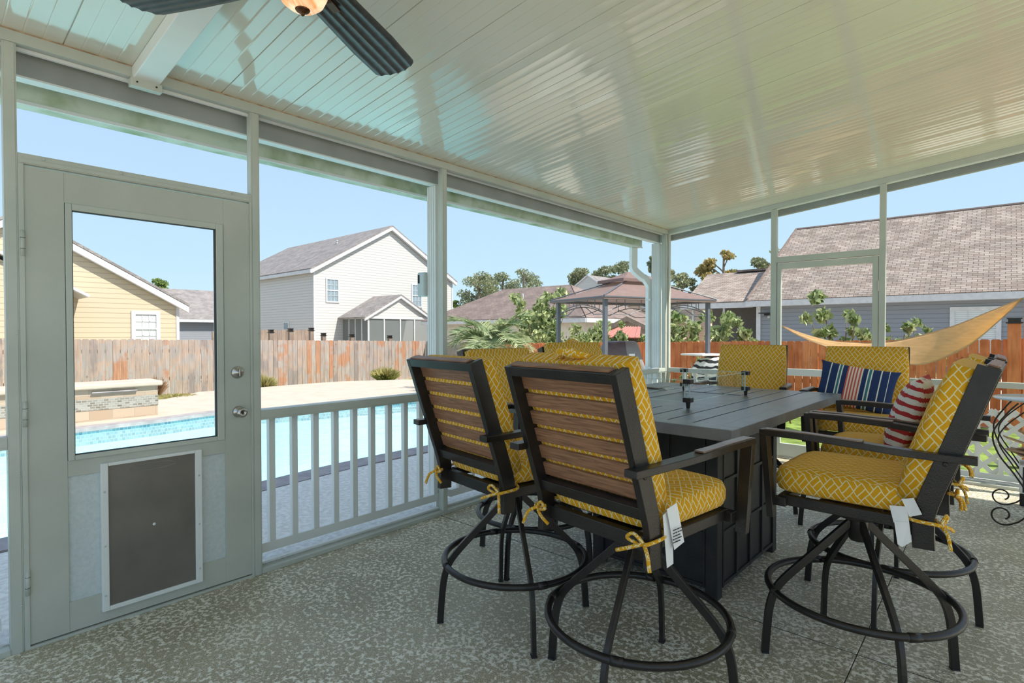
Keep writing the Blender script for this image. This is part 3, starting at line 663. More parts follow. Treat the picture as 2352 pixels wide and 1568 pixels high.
for z in (1.730, 1.008, .290):
    b = MB(); b.tube([(.004, -5.972, z - .054), (.004, -5.972, z + .054)], .0085, 10)
    h = b.build('hinge', M['frame'], d1, smooth=True); b = MB(); b.tube([(.004, -5.972, z - .024), (.004, -5.972, z - .0225)], .0092, 10); b.tube([(.004, -5.972, z + .0225), (.004, -5.972, z + .024)], .0092, 10); b.build('hinge_seam', M['dark'], h)
Ry = Matrix.Rotation(pi / 2, 4, 'Y')
b = MB(); b.lathe([(.031, 0), (.031, .004), (.026, .011), (.012, .014), (.011, .032), (.020, .036), (.027, .046), (.0275, .056), (.022, .064), (.010, .067), (.010, .066), (.002, .066)], 28, (-.002, -5.100, .925), M4=Ry)
kn = b.build('door_knob', M['chrome'], d1, smooth=True)
b = MB(); b.box(.0645, .0665, -5.1015, -5.0985, .920, .930); b.build('keyhole', M['dark'], kn)
b = MB(); b.lathe([(.033, 0), (.033, .005), (.028, .012), (.012, .013), (.011, .020), (.002, .020)], 28, (-.002, -5.104, 1.138), M4=Ry)
db = b.build('deadbolt', M['chrome'], d1, smooth=True)
b = MB(); b.box(.014, .036, -5.108, -5.100, 1.118, 1.158); b.build('thumb_turn', M['chrome'], db, bevel=.003)
# the pet door
pd = MB()
for (a, c, e, g) in ((-5.715, -5.687, .066, .752), (-5.321, -5.289, .066, .752), (-5.687, -5.321, .066, .086), (-5.687, -5.321, .737, .752)): pd.box(-.012, .014, a, c, e, g)
pdo = pd.build('pet_door_frame', M['frame2'], d1, bevel=.003)
b = MB(); b.box(-.006, .006, -5.687, -5.321, .086, .737); fl_ = b.build('pet_door_panel', M['petflap'], pdo, bevel=.002)
b = MB(); ring = [(.0065, -5.504 + .098 * cos(a), .706 + .016 * sin(a)) for a in [2 * pi * k / 40 for k in range(40)]]; b.tube(ring, .0022, 6, closed=True)
b.build('pull_recess', plain('grey recess lip', (.24, .23, .21), .4), pdo, smooth=True)  # ring in a lighter grey than the panel marks the recess
b = MB(); b.lathe([(.007, 0), (.006, .002), (.001, .003)], 12, (.006, -5.504, .42), M4=Ry); b.build('panel_button', M['frame2'], pdo)
b = MB()
for z in (.14, .37, .62):
    for y in (-5.702, -5.304): b.lathe([(.005, 0), (.004, .003), (.001, .0035)], 10, (.014, y, z), M4=Ry)
b.build('screw', M['frame'], pdo)
b = MB(); b.box(-.05, .004, -5.984, -5.966, .0, 2.066); b.box(-.05, .004, -5.034, -5.024, .0, 2.066); b.box(-.05, .006, -5.984, -5.024, -.0, .012)
o = b.build('trim_4', M['frame'], bevel=.001); struct(o, 'aluminium jambs and threshold around the left screen door', 'door frame')
# ================================================================= OUTSIDE GROUND, POOL
pool = ease([(-1.80, -6.0), (-1.86, -4.6), (-2.02, -3.3), (-2.04, -2.2), (-2.0, -1.2), (-2.35, -.15), (-3.3, .75), (-4.6, 1.25), (-5.6, 1.05), (-5.98, .1), (-6.16, -.5), (-6.50, -1.75), (-6.92, -2.6), (-6.75, -3.6), (-6.64, -4.7), (-6.4, -6.4), (-5.6, -8.4), (-4.0, -9.4), (-2.6, -8.6), (-1.80, -6.0)], 6)[:-1]
pool = [(p[0], p[1]) for p in pool]
def offset(poly, d):
    out = []; n = len(poly)
    for i in range(n):
        a, c = Vector(poly[i - 1]), Vector(poly[(i + 1) % n]); t = (c - a).normalized()
        out.append((poly[i][0] + t.y * d, poly[i][1] - t.x * d))
    return out
_area = sum(pool[i - 1][0] * pool[i][1] - pool[i][0] * pool[i - 1][1] for i in range(len(pool)))
SGN = 1 if _area > 0 else -1
outer = offset(pool, .26 * SGN)
def deck_mesh(name, outline, hole, z, mat, thick=.12):
    bm = bmesh.new()
    def loop(pts):
        vs = [bm.verts.new((x, y, z)) for x, y in pts]
        return [bm.edges.new((vs[i - 1], vs[i])) for i in range(len(vs))]
    es = loop(outline) + loop(hole)
    bmesh.ops.triangle_fill(bm, use_beauty=True, use_dissolve=False, edges=es)
    for f in bm.faces:
        if f.normal.z < 0: f.normal_flip()
    r = bmesh.ops.extrude_face_region(bm, geom=bm.faces[:])
    for v in [g for g in r['geom'] if isinstance(g, bmesh.types.BMVert)]: v.co.z -= thick
    bmesh.ops.recalc_face_normals(bm, faces=bm.faces[:])
    me = bpy.data.meshes.new(name); bm.to_mesh(me); bm.free(); me.materials.append(mat)
    o = bpy.data.objects.new(name, me); COL.objects.link(o); return o
# patio strip right outside the screen has the same sprayed texture, the rest is bleached deck
o = deck_mesh('pool_deck', [(-11.0, -12), (-.2, -12), (-.2, .3), (-1.0, 2.2), (-5.0, 3.6), (-9.5, 4.6), (-10.9, 2.0), (-10.9, -1.6), (-9.9, -2.6), (-10.2, -5)], outer, -.02, M['deck'], .25)
struct(o, 'sun bleached concrete pool deck curving around the pool', 'pool deck')
o = deck_mesh('patio', [(-1.50, -11.9), (-.2, -11.9), (-.2, .25), (-1.0, 1.4), (-1.65, .6), (-1.72, -1.2), (-1.75, -3.3), (-1.58, -4.6), (-1.5, -6.0)], [(-.9, -11.5), (-.89, -11.5), (-.89, -11.49), (-.9, -11.49)], -.004, M['patio'], .02)
struct(o, 'shaded textured concrete strip between railing and pool', 'patio')
def ring_mesh(name, A, B, z0, z1, mat, parent=None, uvz=True):
    b = MB(); n = len(A)
    for z in (z0, z1):
        for P in (A, B): b.v += [Vector((x, y, z)) for x, y in P]
    for i in range(n):
        j = (i + 1) % n
        for q in ([2 * n + i, 2 * n + j, 3 * n + j, 3 * n + i], [i, n + i, n + j, j], [i, j, 2 * n + j, 2 * n + i], [n + i, 3 * n + i, 3 * n + j, n + j]): b.f.append(q); b.m.append(0)
    return b.build(name, mat, parent)
pl = thing('swimming_pool', 'freeform in-ground swimming pool with pale aqua bottom', 'pool', kind='structure')
ring_mesh('coping', outer, offset(pool, -.03 * SGN), -.05, .0, M['coping'], pl)
ring_mesh('waterline_tile', pool, offset(pool, .03 * SGN), -.30, -.05, M['pooltile'], pl)
b = MB(); n = len(pool)
b.v += [Vector((x, y, -.25)) for x, y in pool]; inn = offset(pool, -.35 * SGN); b.v += [Vector((x, y, -1.25)) for x, y in inn]
for i in range(n): j = (i + 1) % n; b.f.append([i, j, n + j, n + i]); b.m.append(0)
b.f.append([n + i for i in range(n)]); b.m.append(0)
b.build('pool_shell', M['plaster'], pl)
b = MB(); b.poly([(x, y, -.075) for x, y in offset(pool, .01 * SGN)]); b.build('water_surface', M['water'], pl)
# lawn and soil, a little lower than the deck
b = MB(); gx = [-60, -12.5, -9.9, -4.0, 1.0, 20]
gp = [(-70, -30), (-70, 60), (40, 60), (40, -30)]
o = deck_mesh('ground', gp, [(-9.6, -11.8), (-.3, -11.8), (-.3, .1), (-.9, 1.9), (-4.8, 3.3), (-9.2, 4.3), (-9.4, 0)], -.23, M['dirt'], .05); struct(o, 'pale sandy ground around the pool deck and beyond the fences', 'ground')
b = MB(); b.box(-3.0, 9.0, .75, 5.6, -.226, -.215); b.box(-12.0, -10.0, -11.0, 5.9, -.226, -.215); o = b.build('lawn', M['grass']); struct(o, 'strips of short green lawn along the fences', 'lawn')
# soil bed outside right wall with river rocks
b = MB(); b.prism([(-.9, .2, 0), (7, .2, 0), (7, .75, 0), (1.6, .8, 0), (-.6, 1.2, 0)], (0, 0, .06)); o = b.build('garden_bed', M['dirt'], loc=(0, 0, -.235)); struct(o, 'pale soil bed along the far wall outside', 'garden bed')
b = MB(); b.box(-.2, 7.4, .05, .17, -.25, .035); b.box(-.2, -.05, -9.5, .17, -.05, .032); o = b.build('curb', M['stucco']); struct(o, 'rough white stucco curb outside the screen sills', 'curb')
b = MB(); b.box(-.078, -.05, -4.978, -3.638, .03, .045); b.box(-.078, -.05, -3.596, -.045, .03, .045); o = b.build('trim_5', M['frame2']); struct(o, 'thin white flashing strip under the railing', 'flashing')
# ---- raised tiled water feature wall beyond the pool
wf = thing('water_feature_wall', 'raised stone and mosaic tiled spillway wall at the far edge of the pool', 'wall')
X0 = -7.45
b = MB(); b.box(-8.0, X0, -8.5, -3.42, -.02, .15); b.build('lower_tile', M['travertine'], wf, bevel=.004)
b = MB(); b.box(-8.0, X0 + .006, -8.5, -3.415, .15, .325); b.build('mosaic_band', M['mosaic'], wf)
b = MB(); b.box(-8.0, X0, -8.5, -3.42, .325, .48); b.build('upper_tile', M['travertine'], wf)
b = MB(); b.box(-8.06, X0 + .07, -8.6, -3.36, .48, .56); b.build('coping_cap', M['deck'], wf, bevel=.02)
for yc in (-4.02, -4.95, -5.9):
    b = MB(); b.box(X0 - .01, X0 + .05, yc - .30, yc + .30, .42, .435); b.box(X0 - .0, X0 + .004, yc - .3, yc + .3, .40, .42); b.build('spillway_lip', M['coping'], wf)
# ---- gutter and downspout on the pool side roof edge
gt = thing('gutter', 'white roof gutter with green mildew along the pool side eave', 'gutter')
b = MB()
b.prism([(-.30, -7.1, 2.415), (-.30, -7.1, 2.53), (-.306, -7.1, 2.53), (-.31, -7.1, 2.425), (-.40, -7.1, 2.425), (-.425, -7.1, 2.47), (-.425, -7.1, 2.53), (-.44, -7.1, 2.53), (-.44, -7.1, 2.465), (-.405, -7.1, 2.415)], (0, 7.02, 0))
b.build('gutter_trough', M['mildew'], gt)
b = MB(); b.box(-.30, -.292, -7.1, -.08, 2.408, 2.424); b.build('gutter_edge', M['frame2'], gt)
dsx = thing('downspout', 'white ribbed downspout elbowing back to the corner post', 'downspout')
path = ease([(-.37, -.17, 2.416), (-.37, -.17, 2.25), (-.365, -.165, 2.14), (-.30, -.09, 2.05), (-.27, -.05, 2.02), (-.235, .0, 1.93), (-.235, .0, 1.80), (-.235, .0, 1.2), (-.235, .0, .12)], 5)
b = MB(); b.bar(path, .062, .088, up=(0.45, 1, 0)); o = b.build('downspout_pipe', M['frame2'], dsx, bevel=.006)
for z in (.9, 1.75):
    b = MB(); b.box(-.27, -.198, -.052, .052, z, z + .025); b.build('strap', M['frame2'], dsx)
b = MB(); b.bar([(-.235, 0, .12), (-.26, .01, .06), (-.40, .08, .035)], .062, .088, up=(0.45, 1, 0)); b.build('kickout', M['frame2'], dsx)
# ---- small plastic box on the outer middle post
eb = thing('utility_box', 'small pale plastic box clipped to the outer post beside the white house', 'box', (-.20, -3.62, 1.63))
b = MB(); b.box(-.09, .0, -.03, .03, .0, .185); b.build('box_body', M['elec'], eb, bevel=.014)
b = MB(); b.box(-.075, -.055, -.033, -.03, .10, .165); b.build('slot', M['dark'], eb, bevel=.004)

# ================================================================= BAR CHAIRS
SEATZ = .705
def make_chair():
    t = thing('bar_chair', None, 'chair', group='swivel bar chairs around the fire table')
    # -- base: four bent legs, hub, foot ring (rotates apart from the seat)
    for k in range(4):
        a = k * pi / 2
        c, s_ = cos(a), sin(a)
        pr = [(.03, .575), (.10, .505), (.20, .405), (.285, .318), (.322, .262), (.342, .19), (.352, .09), (.358, .004)]
        b = MB(); b.bar(ease([(r * c, r * s_, z) for r, z in pr], 3), .030, .019, up=(-s_, c, 0)); lg = b.build('leg', M['metal'], t, bevel=.002)
        b = MB(); b.box(.343, .372, -.012, .012, .0, .007, M4=Matrix.Rotation(a, 4, 'Z')); b.build('foot_cap', M['dark'], lg)
    b = MB(); b.tube([(.336 * cos(2 * pi * k / 48), .336 * sin(2 * pi * k / 48), .283) for k in range(48)], .0145, 12, closed=True)
    fr = b.build('foot_ring', M['metal'], t, smooth=True)
    for k in range(4):
        a = k * pi / 2 + .07
        b = MB(); b.tube([(.336 * cos(a + q), .336 * sin(a + q), .283) for q in (-.0, .06, .12)], .0165, 12); b.build('ring_sleeve', M['metal'], fr, smooth=True)
    b = MB(); b.lathe([(.030, .50), (.036, .51), (.036, .585), (.085, .60), (.095, .612), (.095, .632), (.07, .645), (.02, .648)], 28); smooth_angle(b.build('swivel_hub', M['metal'], t, smooth=True))
    # -- seat frame
    b = MB()
    b.box(-.248, .248, -.235, -.200, .640, .690); b.box(-.245, .245, .205, .235, .655, .695)
    b.box(-.245, -.215, -.20, .21, .655, .695); b.box(.215, .245, -.20, .21, .655, .695)
    b.box(-.10, .10, -.13, .13, .640, .655); b.box(-.215, .215, -.10, -.07, .655, .675); b.box(-.215, .215, .07, .10, .655, .675)
    b.build('seat_frame', M['metal'], t, bevel=.003)
    # -- back frame: leaning stiles, rails
    LEAN = math.atan2(.165, .50)
    b = MB()
    for s_ in (-1, 1):
        b = MB(); b.bar(ease([(s_ * .243, -.243, .600), (s_ * .243, -.240, .69), (s_ * .243, -.252, .76), (s_ * .243, -.305, .92), (s_ * .243, -.358, 1.08), (s_ * .243, -.410, 1.238)], 3), .064, .026, up=(1, 0, 0))
        bf = b.build('back_post', M['metal'], t, bevel=.002)
    def at_back(z): # (y at centre of stile)
        return -.252 - (z - .76) * .330
    def leanbox(b, x0, x1, z0, z1, d0, d1, mi=0):
        P = []
        for z in (z0, z1):
            for (x, d) in ((x0, d0), (x1, d0), (x1, d1), (x0, d1)): P.append(Vector((x, at_back(z) + d, z + d * .33)))
        i = len(b.v); b.v += P
        for f in ((3, 2, 1, 0), (4, 5, 6, 7), (0, 1, 5, 4), (1, 2, 6, 5), (2, 3, 7, 6), (3, 0, 4, 7)): b.f.append([i + k for k in f]); b.m.append(mi)
    b = MB(); leanbox(b, -.232, .232, .760, .802, -.018, .018); b.build('back_rail', M['metal'], t, bevel=.003)
    b = MB(); leanbox(b, -.232, .232, 1.205, 1.240, -.030, .012); tr_ = b.build('top_rail', M['metal'], t, bevel=.003)
    b = MB(); leanbox(b, -.225, .225, 1.240, 1.246, -.024, .006); b.build('top_inlay', M['slat'], tr_, bevel=.001)
    b = MB()
    for k in range(6):
        z = .808 + k * .0668; leanbox(b, -.231, .231, z, z + .0495, .012, .025)
    b.build('back_slats', M['slat'], t, bevel=.002)
    # -- armrests
    for s_ in (-1, 1):
        b = MB()
        path = ease([(s_ * .266, -.385, .930), (s_ * .268, -.30, .930), (s_ * .272, -.22, .931), (s_ * .290, -.13, .938), (s_ * .302, -.03, .946), (s_ * .302, .12, .952), (s_ * .298, .285, .952)], 3)
        b.bar(path, .046, .026, up=(0, 0, 1)) if False else b.tube(path, 1.0, sec=[(-.024, -.012), (.024, -.012), (.024, .012), (-.024, .012)], up=(0, 0, 1))
        # front post
        b.prism([(s_ * .298 - .023, .258, .955), (s_ * .298 + .023, .258, .955), (s_ * .289 + .021, .232, .615), (s_ * .289 - .021, .232, .615)], (0, .026, 0))
        b.box(s_ * .255 - .016, s_ * .255 + .016, .200, .245, .655, .690)
        b.lathe([(.009, 0), (.008, .004), (.001, .005)], 10, (s_ * .256, -.30, .905), M4=Matrix.Rotation(s_ * pi / 2, 4, 'Y'))
        ar = b.build('armrest', M['metal'], t, bevel=.003)
        b = MB(); path2 = [(s_ * .3015, -.07, .9595), (s_ * .302, .02, .9605), (s_ * .302, .12, .9645), (s_ * .2985, .268, .9645)]
        b.tube(path2, 1.0, sec=[(-.018, -.003), (.018, -.003), (.018, .003), (-.018, .003)], up=(0, 0, 1)); b.build('arm_inlay', M['inlay'], ar, bevel=.001)
    # -- cushions
    b = MB(); b.cushion(.50, .50, .115, M4=Matrix.Translation((0, .015, .753)), n=14, puff=.30)
    b.build('seat_cushion', M['fabric'], t, smooth=True, uvfix=lambda co, n: (co.x, co.y + (co.z if abs(n.z) < .5 and abs(n.y) > abs(n.x) else 0)) if abs(n.x) < .6 else (co.y, co.z))
    L = Matrix.Translation((0, -.205 + .005, .80 + .20)) @ Matrix.Rotation(math.atan(.33), 4, 'X')
    L = Matrix.Translation((0, -.262, 1.002)) @ Matrix.Rotation(math.atan(.33), 4, 'X')
    b = MB(); b.cushion(.515, .100, .50, M4=L, n=14, puff=.0)
    # soften: squeeze thickness towards the rim
    Li = L.inverted()
    for i, p in enumerate(b.v):
        q = Li @ p; u, w = q.x / .2575, q.z / .25
        f = .62 + .38 * (max(0, 1 - abs(u) ** 5) * max(0, 1 - abs(w) ** 5)) ** .5
        if q.y > 0: q.y *= f
        b.v[i] = L @ q
    bc = b.build('back_cushion', M['fabric'], t, smooth=True, uvfix=lambda co, n: (co.x + .013, co.z) if abs(n.x) < .6 else (co.y, co.z))
    # fold of cushion fabric and strap over the top rail
    b = MB(); b.tube(ease([(-.06, -.352, 1.245), (-.02, -.377, 1.256), (.03, -.364, 1.249), (.07, -.342, 1.243)], 4), [.010, .016, .020, .018, .014, .015, .018, .017, .015, .014, .012, .010, .008][:13], 8); b.build('top_tie', M['fabric'], bc, smooth=True)
    for s_ in (-1, 1):
        b = MB(); x = s_ * .243
        b.tube(ease([(x - s_ * .03, -.185, .715), (x + s_ * .018, -.20, .70), (x + s_ * .018, -.275, .695), (x - s_ * .0, -.288, .690), (x - s_ * .03, -.27, .70)], 4), .0065, 6)
        b.tube(ease([(x, -.288, .692), (x - s_ * .03, -.30, .720), (x - s_ * .055, -.30, .700), (x - s_ * .02, -.292, .688)], 4), .006, 6)
        b.tube(ease([(x, -.288, .692), (x + s_ * .03, -.31, .670), (x + s_ * .045, -.32, .625)], 4), .0065, 6)
        b.tube(ease([(x, -.288, .692), (x - s_ * .04, -.31, .675), (x - s_ * .085, -.315, .655)], 4), .0065, 6)
        b.build('tie', M['fabric'], t, smooth=True)
    return t
def care_tags(t, s_, txt=True):
    """stiff white care tags hanging from a cushion corner"""
    b = MB(); x = s_ * .262
    b.prism([(x, -.165, .79), (x, -.215, .77), (x + s_ * .006, -.20, .60), (x + s_ * .006, -.165, .605)], (s_ * .0012, 0, 0))
    b.prism([(x + s_ * .008, -.150, .80), (x + s_ * .008, -.205, .79), (x + s_ * .016, -.175, .655), (x + s_ * .02, -.125, .67)], (s_ * .0012, 0, 0))
    o = b.build('care_tag', M['tag'], t); o['label'] = 'white care tags hanging from the cushion'
    return o
chair0 = make_chair()
BASE = ('leg', 'foot_ring')
def spin_base(t, a):
    for c in t.children:
        if c.name.split('.')[0] in ('leg', 'foot_ring'): c.rotation_euler = (0, 0, R(a))
chairs = [
    ('bar chair with yellow print cushions seen from behind, nearest the left screen wall', 1.352, -4.368, -9, -36),
    ('bar chair with brown slatted back in the middle foreground, white tag on its right corner', 2.058, -4.470, -8, 11),
    ('bar chair seen in profile at right front, turned left towards the table, large white tags', 2.655, -3.715, 88.5, 32),
    ('bar chair behind the profile chair, holding the red and white striped pillow', 2.665, -3.035, 90, 0),
    ('bar chair facing the camera behind the table, holding the navy striped pillow', 2.375, -1.99, 184, 20),
    ('bar chair with empty yellow back behind the table, right of the corner post', 1.60, -1.95, 189, 10),
    ('nearer pool side bar chair, its yellow back rising behind the left foreground chair', .985, -3.78, -98, 15),
    ('farther pool side bar chair, its yellow back just left of the covered grill', .985, -3.02, -107, 40),
]
CH = []
for i, (lab, x, y, rz_, br) in enumerate(chairs):
    t = chair0 if i == 0 else copy_tree(chair0)
    t.location = (x, y, 0); t.rotation_euler = (0, 0, R(rz_)); t['label'] = lab; CH.append(t)
for i, t in enumerate(CH):
    bc_ = [c for c in t.children if c.name.startswith('back_cushion')][0]
    if i in (1, 7): bc_.location.z = .030
    else:
        for c in list(bc_.children): bpy.data.objects.remove(c)
for (t, row) in zip(CH, chairs): spin_base(t, row[4] - row[3])
o = care_tags(CH[1], 1)
Mt = Matrix.Translation((.2835, -.19, .72)) @ Matrix.Rotation(pi / 2, 4, 'Z') @ Matrix.Rotation(pi / 2, 4, 'X')
for k, s in enumerate(['UNDER PENALTY OF', 'LAW THIS TAG NOT', 'TO BE REMOVED', 'ALL NEW MATERIAL', 'POLYESTER FIBER']):
    text_mesh('tag_print', s, .0055, M['ink'], o, Matrix.Translation((0, 0, -.010 * k)) @ Mt)
b = MB(); b.prism([(-.262, -.215, .775), (-.264, -.180, .765), (-.272, -.205, .71), (-.272, -.24, .725)], (-.0014, 0, 0)); b.prism([(-.266, -.145, .735), (-.266, -.195, .742), (-.278, -.205, .69), (-.276, -.160, .68)], (-.0014, 0, 0)); b.prism([(-.280, -.162, .685), (-.280, -.205, .692), (-.276, -.212, .625), (-.272, -.185, .598), (-.274, -.172, .605)], (-.0014, 0, 0))
o = b.build('care_tag', M['tag'], CH[2]); o['label'] = 'large white care tag folded at the cushion corner'

# ---- throw pillows
def pillow(name, lab, mat, w, h, th, M4, group=None):
    b = MB(); b.cushion(w, h, th, n=16, puff=.0, rnd_=-.03)
    for i, p in enumerate(b.v):
        u, v = p.x / (w / 2), p.y / (h / 2)
        f = (max(0, 1 - abs(u) ** 2.5) * max(0, 1 - abs(v) ** 2.5)) ** .5
        k = 1 - .06 * (1 - abs(u) ** 2) * abs(v) ** 4
        k2 = 1 - .06 * (1 - abs(v) ** 2) * abs(u) ** 4
        b.v[i] = Vector((p.x * k2, p.y * k, p.z * (.10 + .9 * f)))
    o = b.build(name, mat, smooth=True, uvfix=lambda co, n: (co.x / w + .5, co.y / h + .5))
    o.matrix_world = M4; return tag(o, lab, 'pillow', group)
def seat_mat(t): return Matrix.Translation(t.location) @ Matrix.Rotation(t.rotation_euler.z, 4, 'Z')
pillow('throw_pillow', 'navy pillow with white and red stripes leaning on the chair behind the table', M['pillowb'], .46, .30, .12,
       seat_mat(CH[4]) @ Matrix.Translation((.035, -.055, .972)) @ Matrix.Rotation(R(-9), 4, 'Y') @ Matrix.Rotation(R(105), 4, 'X') @ Matrix.Rotation(pi, 4, 'Y'))
pillow('throw_pillow', 'red and white striped pillow on the second chair of the right side', M['pillowr'], .40, .38, .14,
       seat_mat(CH[3]) @ Matrix.Translation((.0, -.085, .95)) @ Matrix.Rotation(R(108), 4, 'X'))

# ================================================================= FIRE TABLE
TX0, TX1, TY0, TY1, TZ = 1.045, 2.300, -4.085, -2.275, .957
ft = thing('fire_table', 'long charcoal slatted fire pit table with dark panelled base', 'table', ((TX0 + TX1) / 2, (TY0 + TY1) / 2, 0), R(-1.2))
hx, hy = (TX1 - TX0) / 2, (TY1 - TY0) / 2
fx, fy = .205, .40
b = MB(); w = .085
b.box(-hx, hx, -hy, -hy + w, TZ - .05, TZ); b.box(-hx, hx, hy - w, hy, TZ - .05, TZ)
b.box(-hx, -hx + w, -hy + w, hy - w, TZ - .05, TZ); b.box(hx - w, hx, -hy + w, hy - w, TZ - .05, TZ)
b.build('top_border', M['tabletop'], ft, bevel=.003)
b = MB(); nS = 9; W = 2 * (hx - w); pw = W / nS
for k in range(nS):
    x0 = -hx + w + k * pw + (.005 if k else .0); x1 = -hx + w + (k + 1) * pw - (.005 if k < nS - 1 else 0)
    xm = (x0 + x1) / 2
    if abs(xm) < fx: b.box(x0, x1, -hy + w, -fy, TZ - .025, TZ - .0005); b.box(x0, x1, fy, hy - w, TZ - .025, TZ - .0005)
    else: b.box(x0, x1, -hy + w, hy - w, TZ - .025, TZ - .0005)
b.build('top_slats', M['tabletop'], ft, bevel=.0015)
b = MB(); b.box(-hx + .03, hx - .03, -hy + .03, hy - .03, TZ - .045, TZ - .035); b.build('under_tray', M['tablebase'], ft)
b = MB(); b.box(-fx + .01, fx - .01, -fy + .004, fy - .004, TZ - .03, TZ - .004); b.build('burner_lid', M['tabletop'], ft, bevel=.004)
bx0, bx1, by0, by1 = -.38, .37, -.42, .48
bcol = M['tablebase']
for (x, y) in ((bx0, by0), (bx1, by0), (bx1, by1), (bx0, by1)):
    b = MB(); sx, sy = (1 if x < 0 else -1), (1 if y < 0 else -1)
    b.box(min(x, x + sx * .065), max(x, x + sx * .065), min(y, y + sy * .065), max(y, y + sy * .065), 0, TZ - .045); b.build('leg', bcol, ft, bevel=.004)
def panel(name, p0, p1, nrm, cols, rows):
    """framed panel with a grid of raised ribs"""
    P0, P1 = Vector(p0), Vector(p1); d = (P1 - P0); Lg = d.length; d.normalize(); n = Vector(nrm)
    def Bx(b, a0, a1, z0, z1, d0, d1):
        i = len(b.v)
        for z in (z0, z1):
            for (a, dd) in ((a0, d0), (a1, d0), (a1, d1), (a0, d1)): b.v.append(P0 + d * a + n * dd + Vector((0, 0, z)))
        for f in ((3, 2, 1, 0), (4, 5, 6, 7), (0, 1, 5, 4), (1, 2, 6, 5), (2, 3, 7, 6), (3, 0, 4, 7)): b.f.append([i + k for k in f]); b.m.append(0)
    b = MB(); Bx(b, 0, Lg, .05, .90, -.02, -.008); o = b.build(name, bcol, ft)
    b = MB()
    for k in range(cols + 1): a = Lg * k / cols; Bx(b, max(0, a - .010), min(Lg, a + .010), .05, .90, -.01, .004)
    for k in range(rows + 1): z = .06 + .80 * k / rows; Bx(b, 0, Lg, z - .009, z + .009, -.01, .002)
    b.build('panel_ribs', bcol, o, bevel=.002)
panel('side_panel', (bx1, by0 + .065, 0), (bx1, by1 - .065, 0), (1, 0, 0), 4, 3)
panel('side_panel', (bx0, by0 + .065, 0), (bx0, by1 - .065, 0), (-1, 0, 0), 4, 3)
panel('end_panel', (bx0 + .065, by0, 0), (bx1 - .065, by0, 0), (0, -1, 0), 3, 3)
panel('end_panel', (bx0 + .065, by1, 0), (bx1 - .065, by1, 0), (0, 1, 0), 3, 3)
# glass wind guard standing on the table
gw = thing('glass_wind_guard', 'clear glass wind guard with dark corner clips standing on the fire table', 'wind guard', (ft.location.x, ft.location.y, TZ), R(-1.2))
GX, GY, GZ = .205, .405, .145
for (x0, x1, y0, y1) in ((-GX + .02, GX - .02, -GY - .003, -GY + .003), (-GX + .02, GX - .02, GY - .003, GY + .003), (-GX - .003, -GX + .003, -GY + .02, GY - .02), (GX - .003, GX + .003, -GY + .02, GY - .02)):
    b = MB()
    if x1 - x0 > y1 - y0: ym_ = (y0 + y1) / 2; b.poly([(x0, ym_, .03), (x1, ym_, .03), (x1, ym_, GZ), (x0, ym_, GZ)])
    else: xm_ = (x0 + x1) / 2; b.poly([(xm_, y0, .03), (xm_, y1, .03), (xm_, y1, GZ), (xm_, y0, GZ)])
    gp_ = b.build('glass_pane', M['glass'], gw)
    b = MB(); b.box(x0, x1, y0, y1, GZ - .0025, GZ); b.box(x0, x1, y0, y1, .03, .032)
    for (xx, yy) in ((x0, y0), (x1, y1)): b.box(xx - .0025, xx + .0025, yy - .0025, yy + .0025, .03, GZ)
    b.build('polished_edge', M['glassedge'], gp_)
for sx in (-1, 1):
    for sy in (-1, 1):
        b = MB(); b.lathe([(.009, .0), (.012, .03), (.012, .033)], 14, (sx * GX, sy * GY, 0))
        b.box(sx * GX - .021, sx * GX + .021, sy * GY - .021, sy * GY + .021, .031, .055); o = b.build('corner_foot', M['metal'], gw, bevel=.002)
        b = MB(); b.box(sx * GX - .021, sx * GX + .021, sy * GY - .021, sy * GY + .021, GZ - .018, GZ + .006); b.build('corner_clip', M['metal'], gw, bevel=.002)

# ================================================================= CEILING FAN
HX, HY = 1.37, -5.435
fan = thing('ceiling_fan', 'bronze ceiling fan with grooved dark blades and amber glass light', 'ceiling fan', (HX, HY, 2.535))
top = CEIL0 + CS * HX - .0 - 2.535
b = MB(); b.lathe([(.05, .10), (.05, top - .05), (.085, top - .04), (.09, top + .004)], 20); b.build('canopy_and_rod', M['bronze'], fan, smooth=True)
b = MB(); b.lathe([(.03, -.02), (.085, -.01), (.11, .02), (.115, .05), (.10, .09), (.04, .11), (.02, .115)], 28); b.build('motor_housing', M['bronze'], fan, smooth=True)
b = MB(); b.lathe([(.002, -.130), (.020, -.130), (.045, -.122), (.066, -.105), (.078, -.08), (.080, -.055), (.07, -.025), (.06, -.012)], 32); b.build('glass_shade', M['amber'], fan, smooth=True)
b = MB(); b.lathe([(.001, -.150), (.006, -.146), (.008, -.14), (.020, -.134), (.026, -.126), (.024, -.122)], 16); b.build('finial', M['bronze'], fan, smooth=True)
